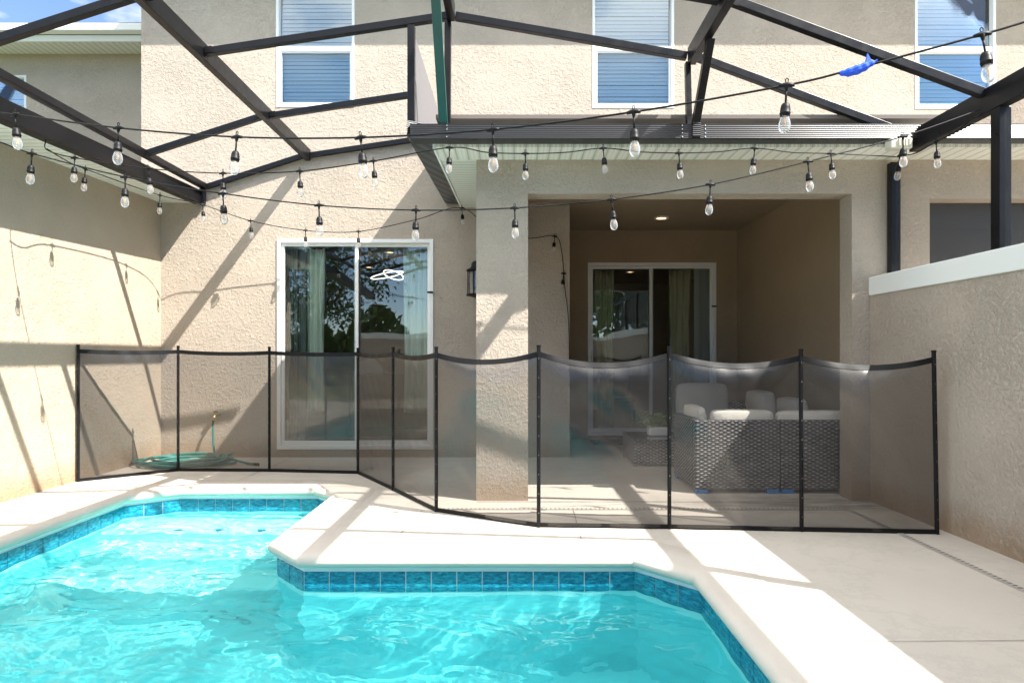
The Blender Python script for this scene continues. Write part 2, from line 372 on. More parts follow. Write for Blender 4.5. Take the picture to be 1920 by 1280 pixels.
c = mixc(m, 1.0, ramp(m, hh_, [(.06, (.006, .006, .007)), (.34, (.07, .069, .078)), (.66, (.20, .198, .21)), (1.0, (.50, .49, .50))]), tone, 'MULTIPLY'); setc(m, c)
bump(m, hh_, 1.0, .012)
M['table_glass'] = mat('table_glass', (.05, .08, .09), .06, spec=.8)
M['ceramic'] = mat('white_ceramic', (.72, .72, .71), .35); bump(M['ceramic'], noise(M['ceramic'], 45, 2), .6, .006)
m = M['leaf'] = mat('leaf', (.05, .12, .03), .55)
setc(m, ramp(m, N(m.node_tree, 'ShaderNodeNewGeometry').outputs['Random Per Island'], [(0, (.035, .08, .02)), (.6, (.07, .14, .035)), (1, (.13, .20, .06))]))
M['leaf_light'] = mat('leaf_light', (.13, .24, .07), .5)
M['bark'] = mat('bark', (.12, .09, .065), .9)
m = M['hose'] = mat('green_hose', (.01, .20, .17), .35)
M['mat'] = cloth('door_mat', (.07, .07, .07))
def glow(name, col, s):
    m = bpy.data.materials.new(name); m.use_nodes = True; b = pb(m); b.inputs['Emission Color'].default_value = (*col, 1); b.inputs['Emission Strength'].default_value = s; return m
M['warm'] = glow('lamp_warm', (1, .55, .24), 1.1); M['cool'] = glow('lamp_white', (1, .93, .86), .6)
M['picture'] = mat('picture_print', (.3, .3, .3), .5)
setc(M['picture'], ramp(M['picture'], noise(M['picture'], 5, 3), [(.4, .05), (.6, .35)]))
M['sensor'] = mat('sensor_plastic', (.55, .54, .46), .5)

# ------------------------------------------------------------------ ground, deck, pool
WALL_Y, FRONT_Y, LANAI_Y = 7.37, 5.15, 8.96
LX, RX = -4.10, 2.885                                  # faces of the two side walls
pool = [(-3.33, .55), (-3.33, 5.42), (-2.99, 5.70), (-1.76, 5.70), (-1.50, 5.44), (-1.50, 4.03), (-1.25, 3.775), (.72, 3.775), (1.02, 3.45), (1.02, .55)]
def offset(poly, d):                                   # the ring runs clockwise seen from above: + grows it
    n, o = len(poly), []
    for i in range(n):
        p0, p1, p2 = (Vector(poly[(i + k) % n]) for k in (-1, 0, 1))
        a, b = (p1 - p0).normalized(), (p2 - p1).normalized(); na, nb = Vector((-a.y, a.x)), Vector((-b.y, b.x))
        mtr = (na + nb) / (1 + na.dot(nb)); o.append(p1 + mtr * d)
    return o
def ring_fill(outer, inner, z, name, material):
    bm = bmesh.new(); es = []
    for ring in (outer, inner):
        vs = [bm.verts.new((p[0], p[1], z)) for p in ring]
        es += [bm.edges.new((vs[i], vs[(i + 1) % len(vs)])) for i in range(len(vs))]
    bmesh.ops.triangle_fill(bm, edges=es, use_beauty=True)
    for f in bm.faces:
        if f.normal.z < 0: f.normal_flip()
    me = bpy.data.meshes.new(name); bm.to_mesh(me); bm.free(); me.materials.append(material)
    o = bpy.data.objects.new(name, me); COL.objects.link(o); return struct(o)
DX0, DX1, DY0, DY1 = -6.0, 9.0, -2.6, 9.2
ring_fill([(-400, -400), (400, -400), (400, 400), (-400, 400)], [(DX0 + .02, DY0 + .02), (DX1 - .02, DY0 + .02), (DX1 - .02, DY1 - .02), (DX0 + .02, DY1 - .02)], -.05, 'ground', M['ground'])
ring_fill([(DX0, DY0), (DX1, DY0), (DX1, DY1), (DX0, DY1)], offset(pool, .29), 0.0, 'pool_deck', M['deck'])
# coping: a rounded nose swept round the pool
prof = [(.295, -.004), (.285, .004), (.10, .008), (.0, .006), (-.03, .000), (-.050, -.014), (-.058, -.035), (-.054, -.056), (-.042, -.070), (-.02, -.076), (.0, -.078)]
rings = [[(p.x, p.y, z) for p in offset(pool, d)] for d, z in prof]
mb = MB(); n = len(pool)
for i in range(len(rings) - 1):
    for k in range(n):
        a, b = rings[i], rings[i + 1]; k2 = (k + 1) % n
        mb.add([a[k], a[k2], b[k2], b[k]], [(0, 1, 2, 3)])
o = mb.build('pool_coping', M['coping']); struct(o)
me = o.data; me.polygons.foreach_set('use_smooth', [True] * len(me.polygons))
ed = o.modifiers.new('edge_split', 'EDGE_SPLIT'); ed.split_angle = R(38)
# tiles
TZ0, TZ1, WZ = -.262, -.108, -.200
gm, tm = MB(), MB()
for k in range(n):
    a, b = Vector(pool[k]), Vector(pool[(k + 1) % n]); d = (b - a); ln = d.length; d.normalize(); nrm = Vector((d.y, -d.x))
    gm.add([(*a, -.078), (*b, -.078), (*b, -.34), (*a, -.34)], [(0, 1, 2, 3)])
    cnt = max(1, round(ln / .155)); st = ln / cnt
    for j in range(cnt):
        p0, p1 = a + d * (j * st + .003), a + d * ((j + 1) * st - .003)
        q0, q1 = p0 + nrm * .006, p1 + nrm * .006
        tm.add([(*q0, TZ0), (*q1, TZ0), (*q1, TZ1), (*q0, TZ1), (*p0, TZ0), (*p1, TZ0), (*p1, TZ1), (*p0, TZ1)],
               [(0,1,2,3), (0,4,5,1), (3,2,6,7), (1,5,6,2), (0,3,7,4)])
struct(gm.build('pool_grout', M['grout'])); struct(tm.build('pool_tile_band', M['tile']))
# shell
DEP = -1.28; MNEE = True
sm = MB()
for k in range(n):
    a, b = pool[k], pool[(k + 1) % n]; sm.add([(*a, -.34), (*b, -.34), (*b, DEP), (*a, DEP)], [(0, 1, 2, 3)])
sm.add([(p[0], p[1], DEP) for p in pool], [tuple(range(n))])
struct(sm.build('pool_shell', M['plaster']))
sp = MB()
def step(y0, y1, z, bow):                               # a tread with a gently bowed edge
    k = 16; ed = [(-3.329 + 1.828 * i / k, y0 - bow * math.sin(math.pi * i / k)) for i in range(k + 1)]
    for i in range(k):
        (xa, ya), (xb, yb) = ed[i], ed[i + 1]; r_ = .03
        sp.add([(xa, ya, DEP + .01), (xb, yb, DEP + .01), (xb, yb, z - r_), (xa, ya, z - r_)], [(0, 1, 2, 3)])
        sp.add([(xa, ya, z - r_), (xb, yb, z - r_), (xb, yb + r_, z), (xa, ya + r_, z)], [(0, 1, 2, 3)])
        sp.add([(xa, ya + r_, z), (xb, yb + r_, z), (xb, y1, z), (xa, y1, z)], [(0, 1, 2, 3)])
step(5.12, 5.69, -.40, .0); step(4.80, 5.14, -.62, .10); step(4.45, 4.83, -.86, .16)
struct(sp.build('pool_steps', M['plaster_shallow_light']))
st = MB()
for x in (-2.75, -2.42, -2.08, -1.75): st.add([(x - .05, 5.21, -.397), (x, 5.16, -.397), (x + .05, 5.21, -.397), (x, 5.26, -.397)], [(0, 1, 2, 3)])
struct(st.build('pool_step_marker', M['trim_tile']))
# water: a closed body whose flanks lie inside the shell
from mathutils import noise as mn
def wave(x, y):
    p = Vector((x * 1.0 + .25 * y, y * 1.25, 0)); q = p + .22 * Vector((mn.noise(p * 1.7), mn.noise(p * 1.7 + Vector((9, 3, 1))), 0))
    return .011 * mn.noise(q * 1.9) + .0098 * mn.noise(q * 4.3 + Vector((3, 0, 2))) + .0062 * mn.noise(q * 9.5) + .0021 * mn.noise(q * 22)
NXW, NYW, wx0, wx1, wy0, wy1 = 280, 330, -3.36, 1.05, .52, 5.73
b = MB()
for i in range(NXW + 1):
    for j in range(NYW + 1):
        x, y = wx0 + (wx1 - wx0) * i / NXW, wy0 + (wy1 - wy0) * j / NYW; b.v.append(Vector((x, y, WZ + wave(x, y))))
for i in range(NXW):
    for j in range(NYW):
        a = i * (NYW + 1) + j; b.f.append((a, a + NYW + 1, a + NYW + 2, a + 1)); b.m.append(0)
rim = [i * (NYW + 1) for i in range(NXW + 1)] + [NXW * (NYW + 1) + j for j in range(1, NYW + 1)] + [i * (NYW + 1) + NYW for i in range(NXW - 1, -1, -1)] + [j for j in range(NYW - 1, 0, -1)]
lo = len(b.v)
for k in rim: b.v.append(Vector((b.v[k].x, b.v[k].y, DEP - .03)))
for k in range(len(rim)):
    k2 = (k + 1) % len(rim); b.f.append((rim[k], lo + k, lo + k2, rim[k2])); b.m.append(0)
b.f.append(tuple(lo + k for k in reversed(range(len(rim))))); b.m.append(0)
wo = b.build('pool_water', M['water'], smooth=True); struct(wo)
if MNEE:
    wo.cycles.is_caustics_caster = True; 
    for nm in ('pool_shell', 'pool_steps', 'pool_tile_band', 'pool_step_marker', 'pool_grout'): bpy.data.objects[nm].cycles.is_caustics_receiver = True
    sun_d.cycles.is_caustics_light = True
# joints and the slotted drain in the deck
jm = MB()
def joint(x0, y0, x1, y1, wd=.007):
    a, b = Vector((x0, y0)), Vector((x1, y1)); d = (b - a).normalized(); nn = Vector((-d.y, d.x)) * wd / 2; k = max(2, int((b - a).length / .12)); pts = []
    for i in range(k + 1):
        p = a.lerp(b, i / k); w_ = random.uniform(.6, 1.2); pts.append((p + nn * w_, p - nn * w_))
    for i in range(k): jm.add([(*pts[i][0], .0035), (*pts[i][1], .0035), (*pts[i+1][1], .0035), (*pts[i+1][0], .0035)], [(0, 1, 2, 3)])
joint(-.76, 4.07, -.70, 4.82); joint(.43, 4.07, .45, 4.82); joint(-2.60, 6.0, -2.55, 7.3); joint(-1.0, 5.8, -.62, 5.12); joint(-4.1, 6.45, 2.55, 6.45) if False else None
joint(-2.9, 6.62, -.62, 6.62); joint(1.33, 2.6, 2.52, 2.62, .004); joint(-.3, 5.11, 2.88, 5.11, .012)
struct(jm.build('deck_joint', M['joint'], weld=False))
dm = MB()
def drain(x0, y0, x1, y1):
    a, b = Vector((x0, y0)), Vector((x1, y1)); d = (b - a).normalized(); nn = Vector((-d.y, d.x))
    dm.add([(*(a + nn*.02), .004), (*(a - nn*.02), .004), (*(b - nn*.02), .004), (*(b + nn*.02), .004)], [(0, 1, 2, 3)], 0)
    k = int((b - a).length / .034)
    for i in range(k):
        p = a + d * (.034 * i + .017)
        q, r = d * .006, nn * .012
        dm.add([(*(p + q + r), .007), (*(p + q - r), .007), (*(p - q - r), .007), (*(p - q + r), .007)], [(0, 1, 2, 3)], 1)
drain(-1.9, 4.86 + 1.9, -.72, 6.76) if False else None
drain(-.62, 4.86, 2.55, 4.86); drain(2.55, 4.88, 2.55, -2.4)
struct(dm.build('deck_drain', [M['drain'], M['slot']], weld=False))

# ------------------------------------------------------------------ the house
house = thing('townhouse', (-.8, 7.37, 0), 'beige stucco two-storey house with sliding glass doors and a covered patio, in the middle', 'house')
DOOR = (-2.755, -.935, .093, 2.532)
W1 = (-2.768, -1.850, 4.055, 5.46); W2 = (.905, 1.860, 4.045, 5.46)
b = MB(); b.slab([-4.10, .644], [0, 3.0], [DOOR], WALL_Y, WALL_Y + .2, 'xz')
b.slab([-4.33, 3.14], [3.0, 5.95], [W1, W2], WALL_Y, WALL_Y + .2, 'xz')
b.build('wall', M['stucco'], house)
b = MB(); b.slab([-.307, 3.02], [0, 2.97], [(.1126, 2.74, -1, 2.49)], FRONT_Y, FRONT_Y + .19, 'xz')
b.build('patio_front', M['stucco'], house)
b = MB(); b.box(-.307, .108, FRONT_Y + .191, FRONT_Y + .42, 0, 2.97); b.build('pillar', M['stucco'], house)
b = MB(); b.box(-.306, -.10, FRONT_Y + .421, WALL_Y - .001, 2.42, 2.97); b.build('side_header', M['stucco'], house)
LD = (1.039, 2.854, .055, 2.495)
b = MB(); b.slab([.644, 3.15], [0, 2.95], [LD], LANAI_Y, LANAI_Y + .2, 'xz')
b.box(.50, .644, WALL_Y + .201, LANAI_Y + .2, 0, 2.95); b.box(3.15, 3.30, FRONT_Y + .191, LANAI_Y + .2, 0, 2.95)
b.build('patio_wall', M['stucco_shade'], house)
b = MB(); b.box(-.099, 3.30, FRONT_Y + .192, LANAI_Y + .2, 2.951, 2.989); b.build('patio_ceiling', M['stucco_shade'], house)
b = MB(); b.add([(-.6, 4.86, 2.99), (3.3, 4.86, 2.99), (3.3, 7.36, 3.10), (-.6, 7.36, 3.10), (-.6, 4.86, 3.02), (3.3, 4.86, 3.02), (3.3, 7.36, 3.13), (-.6, 7.36, 3.13)],
                [(0,1,2,3), (4,5,6,7), (0,1,5,4), (1,2,6,5), (2,3,7,6), (3,0,4,7)]); b.build('patio_roof', M['roof'], house)
b = MB(); b.box(-.60, 3.14, 4.835, FRONT_Y - .002, 2.763, 2.785); b.build('soffit', M['soffit_x'], house)
b = MB(); zr = lambda y: 2.760 + (y - 4.835) * .052
b.add([(-.60, FRONT_Y, zr(FRONT_Y)), (-.309, FRONT_Y, zr(FRONT_Y)), (-.309, WALL_Y - .002, zr(WALL_Y)), (-.60, WALL_Y - .002, zr(WALL_Y)),
       (-.60, FRONT_Y, zr(FRONT_Y) + .02), (-.309, FRONT_Y, zr(FRONT_Y) + .02), (-.309, WALL_Y - .002, zr(WALL_Y) + .02), (-.60, WALL_Y - .002, zr(WALL_Y) + .02)],
      [(0,1,2,3), (4,5,6,7), (0,1,5,4), (1,2,6,5), (2,3,7,6), (3,0,4,7)]); b.build('soffit', M['soffit_y'], house)
b = MB(); b.bar((-.612, 4.83, 2.80), (-.612, WALL_Y - .01, 2.935), .018, .10); b.build('fascia', M['white_trim'], house)
EZ = 5.76
b = MB(); b.box(-4.7, 3.14, 7.03, WALL_Y - .002, EZ, EZ + .02); b.build('eave_soffit', M['soffit_x'], house)
b = MB(); b.box(-4.7, 3.14, 7.00, 7.029, EZ - .02, EZ + .18); b.build('eave_fascia', M['white_trim'], house)
b = MB(); b.add([(-4.75, 6.98, EZ + .18), (3.14, 6.98, EZ + .18), (3.14, 12.5, 8.0), (-4.75, 12.5, 8.0), (-4.75, 6.98, EZ + .22), (3.14, 6.98, EZ + .22), (3.14, 12.5, 8.04), (-4.75, 12.5, 8.04)],
                [(0,1,2,3), (4,5,6,7), (0,1,5,4), (1,2,6,5), (2,3,7,6), (3,0,4,7)]); b.build('roof', M['roof'], house)

def sash_window(parent, wn, wall_y, meet=None):
    x0, x1, z0, z1 = wn; y = wall_y
    b = MB(); b.slab([x0 + .002, x1 - .002], [z0 + .002, z1 - .002], [(x0 + .035, x1 - .035, z0 + .035, z1 - .035)], y - .006, y + .085, 'xz')
    wo = b.build('window', M['vinyl'], parent, bevel=.004)
    zm = meet or (z0 + z1) / 2
    b = MB(); b.box(x0 + .0355, x1 - .0355, y + .004, y + .055, zm - .028, zm + .028)
    b.slab([x0 + .036, x1 - .036], [z0 + .036, zm - .0285], [(x0 + .062, x1 - .062, z0 + .065, zm - .045)], y + .012, y + .05, 'xz'); b.build('sash', M['vinyl'], wo, bevel=.003)
    b = MB(); b.box(x0 + .0625, x1 - .0625, y + .030, y + .034, z0 + .0655, zm - .0455); b.build('pane', M['window_glass_low'], wo)
    b = MB(); b.box(x0 + .036, x1 - .036, y + .058, y + .062, zm + .029, z1 - .036); b.build('pane', M['window_glass'], wo)
    b = MB(); k = int((z1 - z0 - .06) / .045)
    for i in range(k):
        z = z0 + .04 + i * .045 + random.uniform(-.005, .005); xx = random.uniform(-.001, .001)
        b.add([(x0 + .045, y + .094, z), (x1 - .045, y + .094, z), (x1 - .045, y + .112, z + .047), (x0 + .045, y + .112, z + .047),
               (x0 + .045, y + .096, z - .001), (x1 - .045, y + .096, z - .001), (x1 - .045, y + .114, z + .046), (x0 + .045, y + .114, z + .046)],
              [(0,1,2,3), (4,7,6,5), (0,4,5,1), (2,6,7,3)])
    for xx in (x0 + .2, x1 - .2): b.tube([(xx, y + .090, z0 + .04), (xx, y + .090, z1 - .04)], .0015, 5)
    b.build('blind', M['blind'], wo, weld=False)
    b = MB(); b.box(x0 + .01, x1 - .01, y + .19, y + .199, z0, z1); b.build('backing', M['room_wall'], wo)
    return wo
sash_window(house, W1, WALL_Y, 4.745); sash_window(house, W2, WALL_Y, 4.745)

def slider(parent, d, y, right_front=False):
    x0, x1, z0, z1 = d; xm = (x0 + x1) / 2
    b = MB(); b.slab([x0 + .002, x1 - .002], [z0, z1 - .002], [(x0 + .045, x1 - .045, z0 + .045, z1 - .045)], y - .012, y + .12, 'xz')
    do = b.build('sliding_door', M['vinyl'], parent, bevel=.004)
    for k in (0, 1):
        a, c = (x0 + .046, xm + .03) if k == 0 else (xm - .03, x1 - .046)
        yy = y + (.015 if (k == 0) != right_front else .062)
        fw = .035
        b = MB(); b.slab([a, c], [z0 + .046, z1 - .046], [(a + fw, c - fw, z0 + .046 + .05, z1 - .046 - .035)], yy, yy + .038, 'xz'); b.build('panel_frame', M['vinyl'], do, bevel=.003)
        b = MB(); b.box(a + fw + .0005, c - fw - .0005, yy + .017, yy + .022, z0 + .0965, z1 - .0815); b.build('pane', M['door_glass'], do)
    hx = x1 - .06 if not right_front else x1 - .06
    b = MB(); b.bar((hx - .01, y - .022, z1 - .62), (hx + .055, y - .022, z1 - .62), .02, .02); b.build('latch', M['black'], do)
    b = MB(); b.box(x0 + .052, x0 + .072, y - .012, y + .012, z0 + 1.02, z0 + 1.20); b.build('handle', M['vinyl'], do, bevel=.004)
    return do
slider(house, DOOR, WALL_Y); slider(house, LD, LANAI_Y, True)
# rooms behind the glass
def room(x0, x1, y0, y1, z1):
    b = MB(); b.box(x0 - .1, x0, y0, y1, 0, z1); b.box(x1, x1 + .1, y0, y1, 0, z1); b.box(x0 - .1, x1 + .1, y1, y1 + .1, 0, z1); b.box(x0 - .1, x1 + .1, y0, y1 + .1, z1, z1 + .1)
    b.build('room_wall', M['room_wall'], house)
    b = MB(); b.box(x0 - .1, x1 + .1, y0, y1, .012, .045); b.build('room_floor', M['room_floor'], house)
room(-4.1, .49, WALL_Y + .202, 12.0, 2.75); room(.60, 3.6, LANAI_Y + .202, 13.5, 2.72)

def drape(name, label, x0, x1, y, z0, z1, material, folds, amp=.03, lean=0.0, group=None):
    def fn(u, v):
        ww = 1 - .25 * math.sin(v * math.pi) * lean
        return (x0 + (x1 - x0) * (u * ww + (1 - ww) * .5 + .02 * math.sin(v * 5 + u * 9)), y + amp * math.sin(u * folds * 2 * math.pi + .6 * math.sin(v * 3)) + .01 * math.sin(v * 9 + u * 14), z0 + (z1 - z0) * v)
    b = MB(); b.grid(fn, folds * 10, 16); o = b.build(name, material, None, smooth=True, loc=((x0 + x1) / 2, y, z0))
    s = o.modifiers.new('thickness', 'SOLIDIFY'); s.thickness = .004
    return tag(o, label, 'curtain', group)
yc = WALL_Y + .19
drape('curtain', 'pale green curtain tied narrow beside the vertical blinds, left pane of big left door', *[P(p, 600, yc).x for p in (575, 610)], yc, .52, 2.45, M['curtain'], 3, .028, .5)
drape('curtain', 'wide pale green sheer curtain at the right edge of the left sliding door', *[P(p, 600, yc).x for p in (757, 816)], yc, .50, 2.45, M['curtain'], 5, .026, .1)
yc2 = LANAI_Y + .20
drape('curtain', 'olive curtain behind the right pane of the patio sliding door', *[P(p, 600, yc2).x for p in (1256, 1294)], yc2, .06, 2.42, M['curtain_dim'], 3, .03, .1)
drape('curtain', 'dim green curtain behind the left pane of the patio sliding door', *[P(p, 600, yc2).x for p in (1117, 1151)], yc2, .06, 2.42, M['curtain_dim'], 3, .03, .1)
def vblinds(label, px0, px1, y, z0, z1, cnt):
    x0, x1 = P(px0, 600, y).x, P(px1, 600, y).x; b = MB()
    for i in range(cnt):
        x = x0 + (x1 - x0) * (i + .5) / cnt; an = random.uniform(.9, 1.25); hw = .04
        b.bar((x, y, z0), (x, y, z1), hw * 2, .002, up=(math.sin(an), math.cos(an), 0))
    b.box(x0 - .02, x1 + .02, y - .02, y + .02, z1 + .001, z1 + .04)
    tag(b.build('vertical_blind', M['blind_dark'], None, loc=((x0 + x1) / 2, y, z0), weld=False), label, 'blind')
vblinds('dark stacked vertical blinds at the left edge of the left sliding door', 538, 578, WALL_Y + .20, .15, 2.44, 13)
vblinds('dark stacked vertical blinds at the right edge of the patio sliding door', 1304, 1338, LANAI_Y + .20, .10, 2.42, 11)
# things seen through the glass
tb = thing('console_table', (-1.75, 9.1, .045), 'dark console table standing inside behind the left sliding door', 'table')
b = MB(); b.box(-2.35, -1.05, 8.9, 9.4, .88, .92); b.build('tabletop', M['dark_wood'], tb, bevel=.006)
for x in (-2.30, -1.10):
    for y in (8.94, 9.36): b = MB(); b.box(x - .025, x + .025, y - .025, y + .025, .045, .879); b.build('leg', M['dark_wood'], tb)
b = MB(); b.box(-2.27, -1.13, 9.33, 9.35, .10, .87); b.build('back_panel', M['dark_wood'], tb)
b = MB(); random.seed(3)
b.grid(lambda u, v: (-2.30 + .50 * u, 8.95 + .35 * v, .924 + .26 * max(0, math.sin(u * math.pi)) ** .7 * max(0, math.sin(v * math.pi)) ** .6 * (1.15 - .7 * u) + .012 * math.sin(u * 21) * math.sin(v * 17 + u * 9)), 22, 16)
tag(b.build('plastic_bag', M['cushion_white'], None, smooth=True, loc=(-2.05, 9.1, .92)), 'crumpled white bag lying on the dark console table indoors', 'bag')
PX, PZ = -1.98, 2.45
lp = thing('pendant_light', (PX, 10.0, PZ), 'glowing white looped ring pendant light seen through the left sliding door', 'lamp')
b = MB()
for rx, ry, tl, ox in ((.25, .22, .085, -.02), (.15, .24, -.05, .08)):
    b.tube([(PX + ox + rx * math.cos(a), 10 + ry * math.sin(a), PZ + tl * math.sin(a + .5)) for a in [i * math.pi * 2 / 40 for i in range(41)]], .008, 8)
b.build('light_ring', M['cool'], lp, smooth=True)
b = MB(); b.tube([(PX, 10.2, PZ), (PX, 10, 2.749)], .003, 5); b.tube([(PX, 9.8, PZ), (PX, 10, 2.749)], .003, 5); b.build('wire', M['black'], lp)
def downlight(label, x, y, z, r=.085, group=None):
    d = thing('ceiling_light', (x, y, z), label, 'lamp', group)
    b = MB(); b.lathe((x, y, z), [(r, 0), (r, -.012), (r * .75, -.016), (r * .68, -.004)], 24); b.build('trim_ring', M['vinyl'], d, smooth=True)
    b = MB(); b.lathe((x, y, z), [(r * .68, -.005), (r * .4, -.009), (0.0005, -.010)], 24); b.build('lens', M['warm'], d, smooth=True)
pl = P(1238, 410, 8.2)
downlight('round lit downlight in the ceiling of the covered patio', 1.89, 8.15, 2.950, .095)
downlight('lit round downlight indoors, upper one seen in the right pane of left door', *P(731, 486, 9.6).xy, 2.75, .085)
downlight('lit round downlight indoors, lower left one seen in the left door', *P(692, 506, 11.2).xy, 2.75, .085)
downlight('lit round downlight seen through the left pane of the patio door', *P(1181, 515, 11.6).xy, 2.72, .085)
pc = thing('framed_picture', (P(1243, 600, 10.5).x, 10.5, 1.2), 'tall dark framed picture on the side wall seen through the patio door', 'picture')
xw = 3.59; b = MB(); b.slab([10.6, 11.5], [1.3, 2.4], [(10.65, 11.45, 1.35, 2.35)], xw - .03, xw, 'yz'); b.build('frame', M['vinyl'], pc)
b = MB(); b.box(xw - .012, xw - .002, 10.651, 11.449, 1.351, 2.349); b.build('print', M['picture'], pc)
ch = thing('dining_chair', (1.75, 10.6, .045), 'dark dining chair with slender legs indoors behind the patio door', 'chair')
b = MB(); b.box(1.5, 2.0, 10.4, 10.85, .44, .48); b.build('seat', M['dark_wood'], ch, bevel=.01)
b = MB(); b.box(1.52, 1.98, 10.83, 10.87, .55, .95); b.build('backrest', M['dark_wood'], ch, bevel=.01)
for x, y in ((1.55, 10.43), (1.95, 10.43), (1.55, 10.82), (1.95, 10.82)):
    b = MB(); b.bar((x + (x - 1.75) * .3, y, .045), (x, y, .439), .025, .025); 
    if y > 10.5: b.bar((x, y + .01, .481), (x, y + .01, .56), .02, .02)
    b.build('leg', M['dark_wood'], ch)

# wall lantern on the back wall
lx, ly = P(893, 520, 7.24).x, WALL_Y
ln_ = thing('wall_lantern', (lx, ly, 1.86), 'black outdoor wall lantern half hidden behind the pillar, right of the left door', 'lantern')
zc = 1.86; yl = ly - .13
b = MB(); b.lathe((lx, yl, zc), [(.005, .40), (.03, .395), (.055, .37), (.06, .33), (.075, .315), (.115, .295), (.118, .285), (.10, .28)], 16); b.build('cap', M['black'], ln_, smooth=True)
b = MB(); b.lathe((lx, yl, zc), [(.112, .0), (.115, .015), (.10, .022), (.02, .022)], 16); b.lathe((lx, yl, zc), [(.0, -.03), (.02, -.02), (.10, 0), (.112, 0)], 16); b.build('base', M['black'], ln_)
b = MB()
for k in range(6):
    a = k * math.pi / 3 + .26; b.bar((lx + .097 * math.cos(a), yl + .097 * math.sin(a), zc + .02), (lx + .097 * math.cos(a), yl + .097 * math.sin(a), zc + .285), .012, .012)
b.build('cage_bars', M['black'], ln_)
b = MB(); b.lathe((lx, yl, zc), [(.085, .025), (.088, .15), (.085, .275)], 18); b.build('glass', M['lamp_glass'], ln_, smooth=True)
b = MB(); b.box(lx - .05, lx + .05, ly - .025, ly - .001, zc + .08, zc + .30); b.bar((lx, ly - .02, zc + .33), (lx, yl, zc + .36), .02, .02); b.build('backplate', M['black'], ln_, bevel=.008)

# door mat on the patio
b = MB(); a1, a2 = G(1103, 822), G(1172, 833); b.box(a1.x, a1.x + .75, 8.38, 8.84, .002, .014)
tag(b.build('door_mat', M['mat'], None, loc=(a1.x + .3, 8.6, 0), bevel=.004), 'dark flat mat on the concrete in front of the patio sliding door', 'mat')

# ------------------------------------------------------------------ neighbours
nb = thing('neighbouring_house', (-4.2, 6, 0), 'neighbouring beige house on the left with white eave above a bare side wall', 'house', None)
b = MB(); b.box(LX - .2, LX, 3.2, WALL_Y - .001, 0, 2.98); b.build('side_wall', M['stucco_fine'], nb)
zs = lambda y: 2.862 + (y - 4.6) * .032
def rake(b, x0, x1, y0, y1, th, dz=0.0):
    b.add([(x0, y0, zs(y0) + dz), (x1, y0, zs(y0) + dz), (x1, y1, zs(y1) + dz), (x0, y1, zs(y1) + dz), (x0, y0, zs(y0) + dz + th), (x1, y0, zs(y0) + dz + th), (x1, y1, zs(y1) + dz + th), (x0, y1, zs(y1) + dz + th)],
          [(0,1,2,3), (4,5,6,7), (0,1,5,4), (1,2,6,5), (2,3,7,6), (3,0,4,7)])
b = MB(); rake(b, LX + .001, -3.745, 2.9, WALL_Y - .003, .02); b.build('soffit', M['soffit_y'], nb)
b = MB(); rake(b, -3.7445, -3.725, 2.9, WALL_Y - .003, .12, -.01); b.build('fascia', M['white_trim'], nb)
b = MB(); rake(b, -7.5, -3.70, 2.9, WALL_Y - .003, .04, .135); b.build('low_roof', M['roof'], nb)
NY = 9.1; WN = (-8.2, -6.99, 3.95, 5.20)
b = MB(); b.slab([-10, -4.2], [0, 5.66], [WN], NY, NY + .2, 'xz'); b.build('upper_wall', M['stucco'], nb)
b = MB(); b.box(-10.3, -4.34, 8.70, NY - .002, 5.50, 5.52); b.build('eave_soffit', M['soffit_x'], nb)
b = MB(); b.box(-10.3, -4.34, 8.67, 8.70, 5.47, 5.56); b.box(-10.3, -4.34, 8.55, 8.669, 5.56, 5.66); b.build('gutter', M['white_trim'], nb, bevel=.012)
b = MB(); b.add([(-10.4, 8.6, 5.662), (-4.34, 8.6, 5.662), (-4.34, 14, 7.2), (-10.4, 14, 7.2), (-10.4, 8.6, 5.69), (-4.34, 8.6, 5.69), (-4.34, 14, 7.24), (-10.4, 14, 7.24)],
                [(0,1,2,3), (4,5,6,7), (0,1,5,4), (1,2,6,5), (2,3,7,6), (3,0,4,7)]); b.build('roof', M['roof'], nb)
sash_window(nb, WN, NY)
nr = thing('neighbouring_house', (5, 6, 0), 'neighbouring beige house on the right with a screened porch opening beyond the white capped wall', 'house')
W3 = (4.65, 5.595, 4.035, 5.46)
b = MB(); b.slab([3.141, 9.0], [3.0, 5.95], [W3], WALL_Y, WALL_Y + .2, 'xz'); b.build('upper_wall', M['stucco'], nr)
b = MB(); b.slab([3.301, 9.0], [0, 2.97], [(3.372, 6.6, .9, 2.45)], FRONT_Y, FRONT_Y + .19, 'xz'); b.box(3.021, 3.30, FRONT_Y, FRONT_Y + .19, 0, 2.97); b.build('porch_front', M['stucco'], nr)
b = MB(); b.box(3.373, 6.599, FRONT_Y + .15, FRONT_Y + .153, .901, 2.449); b.build('screen', M['screen_dark'], nr)
b = MB(); b.box(3.301, 9, 8.9, 9.0, 0, 2.95); b.box(3.301, 9, FRONT_Y + .2, 9, 2.951, 3.0); b.box(8.9, 9, 5.4, 8.9, 0, 2.95); b.build('porch_wall', M['stucco_shade'], nr)
b = MB(); b.box(3.141, 9, 4.835, FRONT_Y - .002, 2.763, 2.785); b.build('soffit', M['soffit_x'], nr)
b = MB(); b.box(3.141, 9, 7.03, WALL_Y - .002, EZ, EZ + .02); b.build('eave_soffit', M['soffit_x'], nr)
b = MB(); b.box(3.141, 9, 7.0, 7.029, EZ - .02, EZ + .18); b.build('eave_fascia', M['white_trim'], nr)
sash_window(nr, W3, WALL_Y, 4.735)

